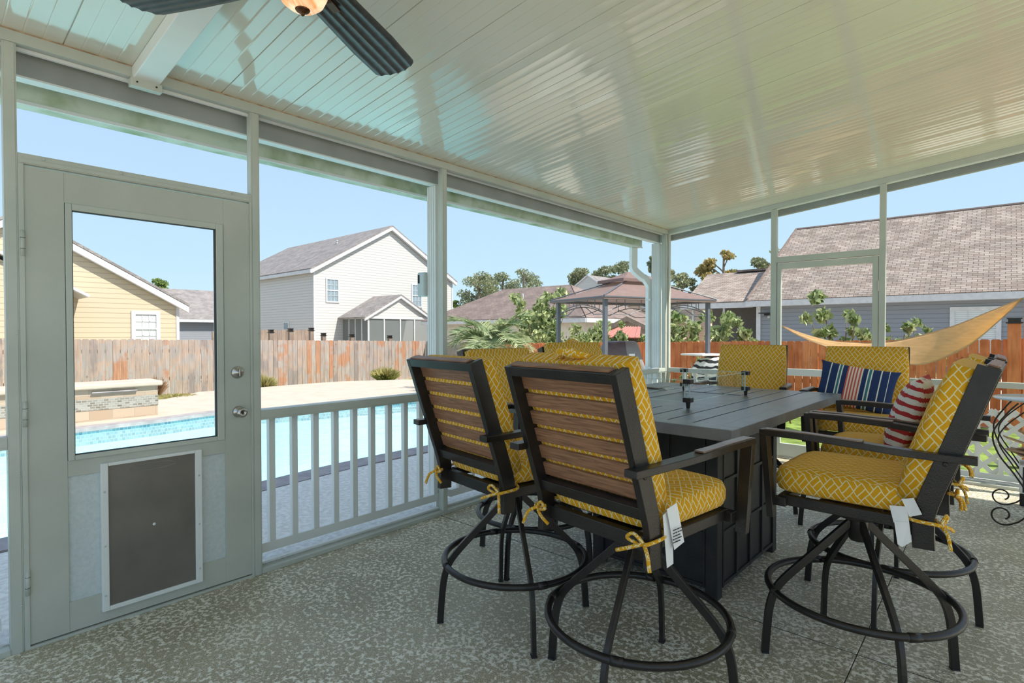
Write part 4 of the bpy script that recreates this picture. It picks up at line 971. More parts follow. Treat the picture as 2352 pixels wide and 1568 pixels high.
for k in range(4):
    a = R(117.5 + 90 * k)
    Mr = Matrix.Rotation(a, 4, 'Z') @ Matrix.Translation((0, 0, -.008)) @ Matrix.Rotation(R(-8), 4, 'X')
    b = MB(); nx_, ny_ = 16, 36
    def wid(t): return (.076 + .018 * min(1, t * 1.6)) 
    L0, L1 = .14, .70
    tops, bots = [], []
    for side in (1, -1):
        base = len(b.v)
        for i in range(nx_ + 1):
            t_ = i / nx_
            for j in range(ny_ + 1):
                v = j / ny_ * 2 - 1
                end = L1 - .035 * (abs(v - .1) ** 2.2)
                x = L0 + (end - L0) * t_; y = v * wid(t_)
                g = -.0045 * (abs(sin(v * pi * 2.5)) ** .7)
                z = side * (.006 + (.0045 + g) * 1.2)
                b.v.append(Mr @ Vector((x, y, z)))
        for i in range(nx_):
            for j in range(ny_):
                q = [base + i * (ny_ + 1) + j, base + (i + 1) * (ny_ + 1) + j, base + (i + 1) * (ny_ + 1) + j + 1, base + i * (ny_ + 1) + j + 1]
                b.f.append(q if side == 1 else q[::-1]); b.m.append(0)
    nn = (nx_ + 1) * (ny_ + 1)
    rim = [i * (ny_ + 1) for i in range(nx_ + 1)] + [nx_ * (ny_ + 1) + j for j in range(1, ny_ + 1)] + [i * (ny_ + 1) + ny_ for i in range(nx_ - 1, -1, -1)] + [j for j in range(ny_ - 1, 0, -1)]
    for i in range(len(rim)):
        p, q = rim[i], rim[(i + 1) % len(rim)]; b.f.append([p, p + nn, q + nn, q]); b.m.append(0)
    bl = b.build('blade', M['fan'], fan, smooth=True); smooth_angle(bl, 60)
    b = MB(); b.bar([Mr @ Vector((.09, 0, .005)), Mr @ Vector((.15, 0, -.010)), Mr @ Vector((.20, 0, -.014))], .03, .008, up=(0, 0, 1)); b.build('blade_bracket', M['bronze'], bl)

# ================================================================= PLANT STAND AND CARTONS (right)
def scroll(cx, cz, r0, turns, a0, sgn=1, n=22):
    return [(cx + sgn * (r0 * (1 - .72 * k / n)) * cos(a0 + turns * 2 * pi * k / n), cz + (r0 * (1 - .72 * k / n)) * sin(a0 + turns * 2 * pi * k / n)) for k in range(n + 1)]
ps = thing('plant_stand', 'wrought iron plant stand with scroll feet and round glass top', 'stand', (3.375, -.90, 0))
b = MB(); b.lathe([(.002, .868), (.335, .868), (.341, .874), (.335, .880), (.002, .880)], 40); b.build('glass_top', plain('frosted glass top', (.55, .60, .62), .12, 0, .8), ps, smooth=True)
for (px, py, dy, flip) in ((-.20, -.28, -1, 1), (-.20, .26, 1, 1), (.20, -.28, -1, -1), (.20, .26, 1, -1)):
    pts2 = [(0 * flip, .86), (-.06, .78), (-.13, .64), (-.10, .50), (-.01, .36), (.06, .22), (.05, .10), (-.02, .018)]
    sc = scroll(-.035, .075, .062, .95, -1.4, 1)
    pr = [(a * flip + px, z) for a, z in pts2] ; sc = [(-.035 * flip + px + (a + .035) * (-1 if flip > 0 else 1) * -1 * 1.0, z) for a, z in sc]
    full = ease([(x, py + dy * .03 * (1 - z / .86), z) for x, z in pr], 5)
    cen = (px - .075 * flip, .078)
    ang = [(-.9 + -t) for t in [k * .26 for k in range(26)]]
    spir = [(cen[0] + flip * (.072 * (1 - .024 * k)) * cos(-.85 - k * .26), py + dy * .03, cen[1] + (.072 * (1 - .024 * k)) * sin(-.85 - k * .26)) for k in range(26)]
    b = MB(); b.tube(full[:-2] + spir, .0055, 8); b.build('scroll_leg', M['iron'], ps, smooth=True)
    b = MB(); b.tube(ease([(px + .09 * flip, py, .86), (px - .06 * flip, py, .70), (px - .10 * flip, py, .58), (px - .02 * flip, py, .42), (px + .05 * flip, py, .30)], 5), .0045, 8); b.build('scroll_brace', M['iron'], ps, smooth=True)
b = MB(); b.bar([(-.15, -.28, .20), (.2, -.28, .20)], .02, .006); b.bar([(-.15, .26, .20), (.2, .26, .20)], .02, .006); b.bar([(-.15, -.28, .20), (-.15, .26, .20)], .02, .006); b.bar([(-.15, -.15, .20), (-.15, .15, .20)], .02, .006)
b.bar([(-.15, -.165, .07), (.30, -.165, .10)], .008, .008)
for k in range(5): b.bar([(-.08 + k * .07, -.15, .204), (-.08 + k * .07, .15, .204)], .012, .004)
b.build('lower_shelf', M['iron'], ps)
b = MB()
for y in (-.10, .06):
    b.tube([(-.02 + .09 * (1 - k / 30) * cos(k * .33), y, .965 + .085 * (1 - k / 40) * sin(k * .33)) for k in range(34)], .0045, 6)
    b.tube([(.10 + .10 * (1 - k / 30) * cos(k * .33 + 2.4), y + .01, .965 + .085 * (1 - k / 40) * sin(k * .33 + 2.4)) for k in range(34)], .0045, 6)
b.build('scroll_rack', M['iron'], ps, smooth=True)
bx_ = thing('carton', 'black and white printed carton marked 75 on the lower shelf of the stand', 'box', (3.29, -.92, .21))
b = MB(); b.box(-.10, .16, -.13, .12, 0, .20); b.build('carton_body', M['tag'], bx_, bevel=.002)
b = MB(); b.box(-.085, .165, -.1315, -.1305, .01, .19); b.build('front_print', M['boxblack'], bx_)
Mx = Matrix.Rotation(pi / 2, 4, 'X')
text_mesh('carton_lettering', '75', .05, M['tag'], bx_, Matrix.Translation((-.07, -.1322, .02)) @ Mx)
text_mesh('carton_lettering', 'KEURIG', .022, M['tag'], bx_, Matrix.Translation((-.07, -.1322, .168)) @ Mx)
b = MB(); b.box(.0, .07, -.1325, -.1315, .05, .11); b.build('picture_print', M['card'], bx_)
pb = thing('cardboard_scraps', 'torn brown cardboard pieces piled on the carton under the glass top', 'cardboard', (3.29, -.92, .413))
random.seed(5)
for k in range(6):
    a = R(random.uniform(-50, 50)); Mq = Matrix.Translation((random.uniform(-.10, .05), random.uniform(-.1, .0), .012 + .035 * k)) @ Matrix.Rotation(a, 4, 'Z') @ Matrix.Rotation(R(random.uniform(-14, 24)), 4, 'Y')
    w_, h_ = random.uniform(.09, .16), random.uniform(.06, .10)
    b = MB(); b.box(-w_, w_, -h_, h_, -.004, .004, M4=Mq); b.build('cardboard_piece', M['card'], pb)
hd = thing('broom', 'yellow handled broom leaning behind the plant stand', 'broom', (3.30, -.50, 0))
b = MB(); b.tube([(-.04, 0, .10), (.10, -.08, 1.0)], .011, 10); b.build('handle', M['orangeh'], hd)
b = MB(); b.box(-.10, .05, -.03, .03, .0, .10); b.build('brush_head', M['boxblack'], hd, bevel=.01)

# lattice panels leaning outside the far wall
lt = thing('lattice_panel', 'white lattice panel outside the far wall at right', 'lattice')
b = MB()
LX0, LX1, LZ0, LZ1, LY = 2.66, 3.7, .07, .66, .155
def clipline(x0, z0, dx, dz):
    pts = []
    t0, t1 = -5, 5
    for (p, d, lo, hi) in ((x0, dx, LX0, LX1), (z0, dz, LZ0, LZ1)):
        ta, tb = (lo - p) / d, (hi - p) / d
        if ta > tb: ta, tb = tb, ta
        t0, t1 = max(t0, ta), min(t1, tb)
    return (t0, t1) if t1 - t0 > .03 else None
for s_, yy in ((1, LY), (-1, LY + .008)):
    x = LX0 - 1.0
    while x < LX1 + 1.0:
        r = clipline(x, LZ0, .7071, .7071 * s_) if s_ > 0 else clipline(x, LZ1, .7071, -.7071)
        if r:
            z_ = LZ0 if s_ > 0 else LZ1
            b.bar([(x + .7071 * r[0], yy, z_ + .7071 * s_ * r[0]), (x + .7071 * r[1], yy, z_ + .7071 * s_ * r[1])], .036, .007, up=(0, 1, 0)) if False else b.tube([(x + .7071 * r[0], yy, z_ + .7071 * s_ * r[0]), (x + .7071 * r[1], yy, z_ + .7071 * s_ * r[1])], 1.0, sec=[(-.018, -.0035), (.018, -.0035), (.018, .0035), (-.018, .0035)], up=(0, 1, 0))
        x += .135
b.build('lattice_strips', M['frame2'], lt)
for x in (LX0, 2.755, 2.93, 3.09, 3.27, 3.45):
    b = MB(); b.box(x - .018, x + .018, .13, .150, .07, .86 if x in (2.93, 3.27) else .66); b.build('upright', M['frame2'], lt)
b = MB(); b.box(LX0, LX1, .128, .152, .045, .095); b.build('bottom_board', M['frame2'], lt)
# ================================================================= FENCES
def fence_line(p0, p1, ztop0, ztop1, zb, w, thick, tilt=.0):
    b = MB(); P0, P1 = Vector(p0), Vector(p1); d = P1 - P0; L = d.length; d.normalize(); n = Vector((-d.y, d.x, 0))
    k = int(L / w)
    for i in range(k):
        a = i * L / k; zt = ztop0 + (ztop1 - ztop0) * (a / L) + random.uniform(-.008, .008); off = random.uniform(-.003, .003)
        g = random.uniform(.003, .008); a0, a1 = a + g, a + L / k - g * .5
        c = .022
        pts = [(a0, zb), (a1, zb), (a1, zt - c), (a1 - c, zt), (a0 + c, zt), (a0, zt - c)]
        b.prism([P0 + d * x + n * off + Vector((0, 0, z)) for x, z in pts], n * thick)
    return b, d, n, L
def fence(name, lab, p0, p1, z0, z1, zb, mat, group=None, side=1, w=.142, posts=True):
    t = thing(name, lab, 'fence', group=group)
    b, d, n, L = fence_line(p0, p1, z0, z1, zb, w, .016 * side)
    b.build('pickets', mat, t)
    b = MB()
    for z in (zb + .25, (zb + z0) / 2, z0 - .28): b.bar([Vector(p0) + n * side * .04 + Vector((0, 0, z)), Vector(p1) + n * side * .04 + Vector((0, 0, z + z1 - z0))], .04, .08)
    b.build('back_rails', mat, t)
    if posts:
        k = int(L / 2.4) + 1
        for i in range(k + 1):
            c = Vector(p0) + d * (L * i / k) + n * side * .10
            b = MB(); b.box(c.x - .045, c.x + .045, c.y - .045, c.y + .045, zb, z0 + (z1 - z0) * i / k - .05); b.build('fence_post', mat, t)
    return t
fence('picket_fence', 'weathered grey and orange wooden fence beyond the pool on the left', (-12.1, -12, 0), (-12.1, 6.1, 0), 1.36, 1.06, -.55, M['fence'], side=1)
fence('picket_fence', 'darker weathered fence section in the shaded far corner of the pool yard', (-12.1, 6.15, 0), (-8.9, 5.85, 0), 1.06, 1.04, -.6, M['fence'], side=1)
fence('picket_fence', 'red stained wooden fence running behind the gazebo and shade sail', (-8.9, 5.85, 0), (9.5, 5.75, 0), 1.02, 1.36, -.6, M['fence2'], side=1)
fence('picket_fence', 'neighbouring wooden fence behind the weathered fence near the white house', (-15.5, .4, 0), (-15.5, 3.7, 0), 1.44, 1.46, -.5, M['shed'])
def capped_post(name, lab, x, y, w, z0, z1, mat, cap=True, group=None):
    t = thing(name, lab, 'post', (x, y, 0), group=group)
    b = MB(); b.box(-w / 2, w / 2, -w / 2, w / 2, z0, z1); b.build('post_shaft', mat, t, bevel=.004)
    if cap:
        b = MB(); b.box(-w * .65, w * .65, -w * .65, w * .65, z1, z1 + .02); b.box(-w * .48, w * .48, -w * .48, w * .48, z1 + .02, z1 + .07); b.box(-w * .58, w * .58, -w * .58, w * .58, z1 + .07, z1 + .09); b.build('lantern_cap', M['metal'], t)
    return t
capped_post('gate_post', 'red fence post topped with a dark solar lantern at the right', 3.23, 5.6, .16, -.5, 1.49, M['fence2'])
capped_post('sail_post', 'tall red stained post at the right edge holding the shade sail', 3.33, 2.3, .12, -.4, 1.98, M['fence2'], False)
capped_post('sail_anchor_post', 'short white post at the left end of the shade sail', -.17, 5.0, .10, -.4, 1.56, M['frame2'], False)
for k, (x, y, z) in enumerate([(-13.0, 1.04, 1.36), (-13.0, 1.64, 1.40), (-13.0, 2.31, 1.42), (-13.0, 2.72, 1.26), (-13.0, 3.74, 1.22), (-13.0, 5.25, 1.17)]):
    capped_post('capped_fence_post', 'dark capped post just showing over the weathered fence top', x, y, .12, -.5, z, M['shed'], True, 'capped posts behind the weathered fence')

# ---- shade sail slung like a hammock
up = [(-.047, 4.85, 1.485), (.411, 4.55, 1.329), (.875, 4.2, 1.219), (1.285, 3.9, 1.191), (1.582, 3.7, 1.19), (1.991, 3.4, 1.243), (2.567, 3.0, 1.42), (2.98, 2.6, 1.611), (3.259, 2.34, 1.747)]
lo = [(-.046, 4.85, 1.477), (.449, 4.4, 1.252), (.939, 3.9, 1.108), (1.366, 3.45, 1.01), (1.95, 2.97, .935), (2.332, 2.75, .935), (2.752, 2.65, 1.169), (3.058, 2.5, 1.491), (3.259, 2.34, 1.742)]
U, Lw = ease(up, 6), ease(lo, 6); nU = len(U); nV = 14; b = MB()
for i in range(nU):
    for j in range(nV + 1):
        t_ = j / nV; p = U[i].lerp(Lw[i], t_); sag = sin(pi * t_) * sin(pi * i / (nU - 1))
        b.v.append(p + Vector((0, -.10 * sag, -.035 * sag + .006 * sin(t_ * 14 + i * .2) * (1 - .5 * sin(pi * i / nU)))))
for i in range(nU - 1):
    for j in range(nV): q = i * (nV + 1) + j; b.f.append([q, q + 1, q + nV + 2, q + nV + 1]); b.m.append(0)
ss = thing('shade_sail', 'tan orange shade sail slung between posts beyond the far wall', 'shade sail')
o = b.build('sail_cloth', M['sail'], ss, smooth=True); sd = o.modifiers.new('s', 'SOLIDIFY'); sd.thickness = .004
b = MB(); b.tube(U, .006, 6); b.tube(Lw, .006, 6); b.build('hem', M['card'], ss)
b = MB(); b.tube([(3.255, 2.34, 1.745), (3.33, 2.30, 1.765)], .008, 6); b.tube([(-.045, 4.85, 1.48), (-.12, 4.97, 1.485)], .008, 6); b.build('tie_ring', M['chrome'], ss)

# ================================================================= GAZEBO, GRILL
gz = thing('grill_gazebo', 'brown canopied steel grill gazebo with two tier roof', 'gazebo')
F = Vector((-1.51, .96, 0)); dA = Vector((-.937, .347, 0)); dB = Vector((.347, .937, 0)); GA, GB, GE = 1.55, 2.45, 1.925
GL = -.25
def gp(a, c, z): return F + dA * a + dB * c + Vector((0, 0, z))
ctr = gp(GA / 2, GB / 2, 0)
def hip(b, a0, a1, c0, c1, ze, ra0, ra1, rc0, rc1, zr, th=.012, droop=.02):
    e = [gp(a0, c0, ze), gp(a1, c0, ze), gp(a1, c1, ze), gp(a0, c1, ze)]; r = [gp(ra0, rc0, zr), gp(ra1, rc0, zr), gp(ra1, rc1, zr), gp(ra0, rc1, zr)]
    for i in range(4):
        j = (i + 1) % 4
        n_ = 6; i0 = len(b.v)
        for k in range(n_ + 1):
            t_ = k / n_; s_ = -droop * sin(pi * t_)
            b.v.append(e[i].lerp(r[i], t_) + Vector((0, 0, s_))); b.v.append(e[j].lerp(r[j], t_) + Vector((0, 0, s_)))
        for k in range(n_): q = i0 + 2 * k; b.f.append([q, q + 1, q + 3, q + 2]); b.m.append(0)
        b.poly([e[i], e[j], e[j] - Vector((0, 0, .05)), e[i] - Vector((0, 0, .05))])
b = MB(); ca, cb_ = GA / 2, GB / 2
hip(b, 0, GA, 0, GB, GE, ca - .22, ca + .22, cb_ - .33, cb_ + .33, 2.23)
b.build('lower_canopy', M['canopy'], gz)
b = MB(); hip(b, ca - .36, ca + .36, cb_ - .50, cb_ + .50, 2.27, ca - .02, ca + .02, cb_ - .12, cb_ + .12, 2.42, droop=.02); b.build('upper_canopy', M['canopy'], gz)
b = MB()
for (a, c) in ((0, 0), (GA, 0), (GA, GB), (0, GB)):
    b.tube([gp(a, c, GE + .008), gp(ca + (a - ca) * .28, cb_ + (c - cb_) * .27, 2.238)], .012, 6)
for i, (a, c) in enumerate(((ca - .2, cb_ - .3), (ca + .2, cb_ - .3), (ca + .2, cb_ + .3), (ca - .2, cb_ + .3))): b.tube([gp(a, c, 2.21), gp(a, c, 2.31)], .012, 6)
cc = [gp(0, 0, GE - .01), gp(GA, 0, GE - .01), gp(GA, GB, GE - .01), gp(0, GB, GE - .01)]
b.bar(cc + [cc[0]], .02, .02)
b.build('roof_frame', M['gazebo'], gz)
pin = .10; pc = [(pin, pin), (GA - pin, pin), (GA - pin, GB - pin), (pin, GB - pin)]
for (a, c) in pc:
    p = gp(a, c, 0); b = MB(); b.box(-.03, .03, -.03, .03, GL, GE - .02, M4=Matrix.Translation(p) @ Matrix.Rotation(R(-20.3), 4, 'Z')); b.build('gazebo_post', M['gazebo'], gz)
for k in range(4):
    (a0, c0), (a1, c1) = pc[k], pc[(k + 1) % 4]
    def ip(t, z): return gp(a0 + (a1 - a0) * t, c0 + (c1 - c0) * t, z)
    b = MB(); zt = GE - .06
    b.tube([ip(t, zt + .02) for t in (0, .5, 1)], .009, 6)
    m_ = 1 if k % 2 == 0 else 2
    for q in range(m_):
        t0, t1 = q / m_, (q + 1) / m_
        b.tube([ip(t0 + (t1 - t0) * s / 12, zt - .20 + .15 * sin(pi * s / 12)) for s in range(13)], .008, 6)
        for f_ in (.2, .35, .65, .8): t_ = t0 + (t1 - t0) * f_; b.tube([ip(t_, zt + .02), ip(t_, zt - .20 + .15 * sin(pi * f_))], .006, 6)
    b.tube([ip(0, zt - .22), ip(.22, zt - .22), ip(.40, zt - .09)], .007, 6); b.tube([ip(1, zt - .22), ip(.78, zt - .22), ip(.60, zt - .09)], .007, 6)
    b.build('arched_truss', M['gazebo'], gz)
b = MB()
for (c0_, c1_) in ((GB - .5, GB + .05),):
    b.box(-.25, .25, -.30, .30, 0, .03, M4=Matrix.Translation(gp(.02, GB - .28, .955)) @ Matrix.Rotation(R(-20.3), 4, 'Z'))
b.build('side_shelf', M['frame2'], gz, bevel=.01)
# covered grill
gr = thing('covered_grill', 'barbecue grill under a glossy black cover painted lighter on its lit side, beneath the gazebo', 'grill', (-2.02, 2.40, -.22), R(38))
sec = [(-.30, .0), (-.31, .62), (-.30, .92), (-.27, 1.12), (-.20, 1.33), (-.08, 1.42), (.08, 1.43), (.18, 1.38), (.27, 1.20), (.30, .95), (.31, .6), (.30, 0)]
xs = [-.56, -.54, -.50, -.44, -.41, -.38, -.15, .04, .22, .27, .32, .38, .50, .60, .64]
sc_ = [.0, .58, .66, .70, .90, 1.0, 1.0, 1.0, 1.0, .98, .86, .70, .68, .60, .0]
b = MB(); n_ = len(sec)
for x, k in zip(xs, sc_):
    for (y, z) in sec:
        zz = z if z < .9 * k or k == 1 else .9 + (z - .9) * max(0, (k - .70) / .30) if k >= .7 else min(z, .9 * (k + .3))
        b.v.append(Vector((x + .015 * sin(z * 9 + y * 5), y * (1 if k > .1 else .8) + .012 * sin(z * 11 + x * 14), zz)))
for i in range(len(xs) - 1):
    for j in range(n_ - 1): q = i * n_ + j; b.f.append([q, q + 1, q + n_ + 1, q + n_]); b.m.append(1 if xs[i] >= .03 else 0)  # sunlit side of the cover painted as a lighter grey
b.f.append(list(range(n_))); b.m.append(0); b.f.append([(len(xs) - 1) * n_ + j for j in range(n_)][::-1]); b.m.append(0)
o = b.build('grill_cover', [M['grill'], M['grill_lit']], gr, smooth=True); o.modifiers.new('s', 'SUBSURF').levels = 1; o.modifiers['s'].render_levels = 1
b = MB(); b.box(.07, .17, -.285, -.262, 1.16, 1.20); b.build('cover_logo_patch', M['tag'], gr)
# zebra print stool and white covered box near the gazebo
zb = thing('zebra_print_chair', 'rounded zebra print patio chair beside the gazebo shelf', 'chair', (-.62, 3.05, -.22))
b = MB(); b.cushion(.62, .55, .62, M4=Matrix.Translation((0, 0, .85)), n=12, puff=.6, pw=2.5); b.build('chair_back', M['zebra'], zb, smooth=True)
b = MB()
for sx in (-1, 1):
    for sy in (-1, 1): b.tube([(sx * .22, sy * .18, 0), (sx * .2, sy * .16, .75)], .02, 8)
b.build('chair_legs', M['gazebo'], zb)
_d = _r2 * ((1264 - 1176) / 1263.58) + _f; WCX = 3.0876 + _d.x * ((1.9 + 6.3354) / _d.y)
wb = thing('white_cover', 'rounded white covered object peeking out left of the farther pool side chair', 'cover', (WCX, 1.9, -.02))
b = MB(); b.cushion(.42, .36, 1.0, M4=Matrix.Translation((0, 0, .60)), n=12, puff=.25, pw=4); b.build('cover_cloth', M['tag'], wb, smooth=True)
b = MB(); b.box(-.18, .18, -.15, .15, 0, .14); b.build('base', M['gazebo'], wb)

# ================================================================= HOUSES
def roof_slab(b, pts, th=.14, mi=0):
    n = (Vector(pts[1]) - Vector(pts[0])).cross(Vector(pts[2]) - Vector(pts[0])).normalized()
    if n.z < 0: n = -n
    b.prism(pts, n * th, mi)
def win(parent, axis, p, a0, a1, z0, z1, nx=2, nz=4, glass='winglass', out=1, wt=.09):
    """window on a wall plane; axis 'x': wall plane x=p, a is y; axis 'y': wall plane y=p, a is x"""
    def bx(b, A0, A1, Z0, Z1, d0, d1):
        lo, hi = sorted((p + out * d0, p + out * d1))
        if axis == 'x': b.box(lo, hi, A0, A1, Z0, Z1)
        else: b.box(A0, A1, lo, hi, Z0, Z1)
    b = MB()
    for q in ((a0 - wt, a1 + wt, z1, z1 + wt), (a0 - wt, a1 + wt, z0 - wt, z0), (a0 - wt, a0, z0, z1), (a1, a1 + wt, z0, z1)): bx(b, *q, 0, .05)
    bx(b, a0, a1, (z0 + z1) / 2 - .03, (z0 + z1) / 2 + .03, 0, .045)
    for k in range(1, nx): a = a0 + (a1 - a0) * k / nx; bx(b, a - .012, a + .012, z0, z1, 0, .03)
    for k in range(1, nz): z = z0 + (z1 - z0) * k / nz; bx(b, a0, a1, z - .012, z + .012, 0, .03)
    f = b.build('window', M['trimw'], parent)
    b = MB(); bx(b, a0, a1, z0, z1, .0, .012); b.build('pane', M[glass], f)
    return f
def gable_x(name, lab, x0, xb, y0, y1, ze, zr, wall, roof, yr=None, zb=-.6, ov=.30):
    """house whose gable wall faces +x at x0, running back to xb"""
    t = thing(name, lab, 'house'); yr = yr or (y0 + y1) / 2
    b = MB(); b.prism([(x0, y0, zb), (x0, y1, zb), (x0, y1, ze), (x0, yr, zr), (x0, y0, ze)], (xb - x0, 0, 0)); b.build('wall', wall, t)
    b = MB(); sl_ = (zr - ze) / (yr - y0); zo = ze - ov * sl_; sl2 = (zr - ze) / (y1 - yr)
    roof_slab(b, [(x0 + .25, y0 - ov, zo + .02), (x0 + .25, yr, zr + .02), (xb, yr, zr + .02), (xb, y0 - ov, zo + .02)], .10)
    roof_slab(b, [(x0 + .25, yr, zr + .02), (x0 + .25, y1 + ov, ze - ov * sl2 + .02), (xb, y1 + ov, ze - ov * sl2 + .02), (xb, yr, zr + .02)], .10)
    b.build('roof', roof, t)
    b = MB()
    for (ya, za, yb, zb2) in ((y0 - ov, zo, yr, zr), (yr, zr, y1 + ov, ze - ov * sl2)):
        b.prism([(x0 + .05, ya, za - .20), (x0 + .05, yb, zb2 - .20), (x0 + .05, yb, zb2 + .04), (x0 + .05, ya, za + .04)], (.20, 0, 0))
    b.prism([(x0 + .25, y0 - ov - .06, zo - .16), (xb, y0 - ov - .06, zo - .16), (xb, y0 - ov - .06, zo + .04), (x0 + .25, y0 - ov - .06, zo + .04)], (0, .08, 0))
    for yy in (y0, y1): b.box(x0 - .06, x0 + .03, yy - .04, yy + .06, zb, ze)
    b.build('trim', M['trimw'], t)
    return t
hw = gable_x('house', 'white two storey house with grey roof beyond the weathered fence', -27.7, -42, 10.4, 21.45, 5.25, 8.42, M['sidingw'], M['roofg'])
win(hw, 'x', -27.7, 11.25, 11.98, 3.30, 4.62, 3, 4); win(hw, 'x', -27.7, 17.75, 18.5, 3.22, 4.68, 3, 4)
win(hw, 'y', 10.4, -31.5, -30.9, 1.1, 2.0, 1, 1, out=-1)
# screened porch of the white house
xp = -24.95
b = MB(); b.prism([(xp, 12.3, 2.35), (xp, 16.9, 2.35), (xp, 14.6, 3.62)], (-2.75, 0, 0)); pw_ = b.build('porch_gable', M['sidingw'], hw)
b = MB(); roof_slab(b, [(xp + .2, 12.0, 2.22), (xp + .2, 14.6, 3.66), (-27.7, 14.6, 3.66), (-27.7, 12.0, 2.22)], .08); roof_slab(b, [(xp + .2, 14.6, 3.66), (xp + .2, 17.2, 2.22), (-27.7, 17.2, 2.22), (-27.7, 14.6, 3.66)], .08); b.build('porch_roof', M['roofg'], hw)
b = MB()
for (ya, za, yb, zb2) in ((12.0, 2.2, 14.6, 3.64), (14.6, 3.64, 17.2, 2.2)): b.prism([(xp + .05, ya, za - .14), (xp + .05, yb, zb2 - .14), (xp + .05, yb, zb2 + .03), (xp + .05, ya, za + .03)], (.14, 0, 0))
for y in (12.3, 13.4, 14.6, 15.7, 16.85): b.box(xp - .04, xp + .04, y, y + .08, -.6, 2.35)
for x in (-27.0, -26.3, -25.6): b.box(x, x + .06, 12.28, 12.34, -.6, 2.35)
b.box(xp - .05, xp + .05, 12.3, 16.9, 2.2, 2.36); b.box(-27.7, xp, 12.28, 12.36, 2.2, 2.36)
b.build('porch_frame', M['trimw'], hw)
b = MB(); b.poly([(xp - .02, 12.3, -.6), (xp - .02, 16.9, -.6), (xp - .02, 16.9, 2.3), (xp - .02, 12.3, 2.3)]); b.poly([(xp, 12.32, -.6), (-27.7, 12.32, -.6), (-27.7, 12.32, 2.3), (xp, 12.32, 2.3)])
m_ = mat_screen(); m_.node_tree.nodes['Map Range'].inputs['To Min'].default_value = .74; m_.node_tree.nodes['Map Range'].inputs['To Max'].default_value = .80
b.build('porch_screen', m_, hw)
b = MB(); b.lathe([(.06, 0), (.06, .35), (.09, .36), (.09, .42), (.01, .44)], 10, (-31.5, 14.2, 7.35)); b.build('roof_vent', M['trimw'], hw)

hy_ = gable_x('house', 'yellow sided house behind the weathered fence, seen through the left door', -20, -32, -8.10, .72, 2.50, 5.02, M['sidingy'], M['roofg'], yr=-3.70, ov=.32)
win(hy_, 'x', -20, -.62, .02, 1.0, 2.02, 3, 4, 'blinds', wt=.13)
b = MB(); b.prism([(-18.6, -9.5, -.6), (-18.6, -2.6, -.6), (-18.6, -2.6, 2.55), (-18.6, -5.9, 4.4), (-18.6, -9.5, 2.4)], (-1.38, 0, 0)); b.build('front_gable', M['sidingy'], hy_)
b = MB(); roof_slab(b, [(-18.4, -2.25, 2.48), (-18.4, -5.9, 4.55), (-20, -5.9, 4.55), (-20, -2.25, 2.48)], .08); roof_slab(b, [(-18.4, -5.9, 4.55), (-18.4, -9.6, 2.48), (-20, -9.6, 2.48), (-20, -5.9, 4.55)], .08); b.build('front_gable_roof', M['trimw'], hy_)

hg = thing('house', 'low grey roofed house far behind the yellow house', 'house')
b = MB(); b.box(-60, -50.5, -3, 24, -.6, 2.6); b.build('wall', M['sidingb'], hg)
b = MB(); roof_slab(b, [(-50, -3.5, 2.5), (-50, 24.5, 2.5), (-55, 24.5, 5.4), (-55, -3.5, 5.4)], .1); roof_slab(b, [(-60.4, -3.5, 2.4), (-60.4, 24.5, 2.4), (-55, 24.5, 5.4), (-55, -3.5, 5.4)], .1); b.build('roof', M['roofg'], hg)
b = MB(); b.box(-50.05, -49.9, -3.5, 24.5, 2.3, 2.56); b.build('trim', M['trimw'], hg)

# big grey-blue house to the right
hb = thing('house', 'long blue grey house with large taupe shingle roof behind the red fence', 'house')
b = MB(); b.box(-5.1, 16, 19.5, 28.5, -.6, 2.75); b.prism([(-5.1, 19.5, 2.75), (-5.1, 28.5, 2.75), (-4.9, 24, 6.3)], (21, 0, 0)); b.build('wall', M['sidingb'], hb)
b = MB(); roof_slab(b, [(-5.45, 19.05, 2.70), (16.4, 19.05, 2.70), (16.4, 24, 6.43), (-4.72, 24, 6.43)], .10); roof_slab(b, [(-5.45, 28.9, 2.7), (16.4, 28.9, 2.7), (16.4, 24, 6.43), (-4.72, 24, 6.43)], .10); b.build('roof', M['roofl'], hb)
b = MB(); b.tube([(-5.45, 19.05, 2.84), (-4.72, 24, 6.56)], .06, 6); b.tube([(-4.72, 24, 6.54), (16.4, 24, 6.54)], .07, 6); b.build('ridge_cap', M['roofb'], hb)
b = MB(); b.box(-5.5, 16.4, 18.98, 19.08, 2.50, 2.74); b.box(-5.5, 16.4, 19.08, 19.5, 2.50, 2.54); b.box(-5.18, -5.0, 19.44, 19.54, -.6, 2.5); b.build('trim', M['trimw'], hb)
win(hb, 'y', 19.5, 1.78, 2.92, .75, 2.13, 3, 4, 'blinds', out=-1, wt=.14)
b = MB(); b.box(-4.95, -4.45, 19.0, 19.3, 2.18, 2.22); b.box(-4.8, -4.6, 19.3, 19.5, 2.1, 2.2); b.build('solar_light', M['metal'], hb)
b = MB(); b.lathe([(.001, 1.98), (.05, 2.0), (.06, 2.05), (.03, 2.10), (.02, 2.14)], 12, (-4.62, 19.35, 0)); b.build('security_camera', M['trimw'], hb)
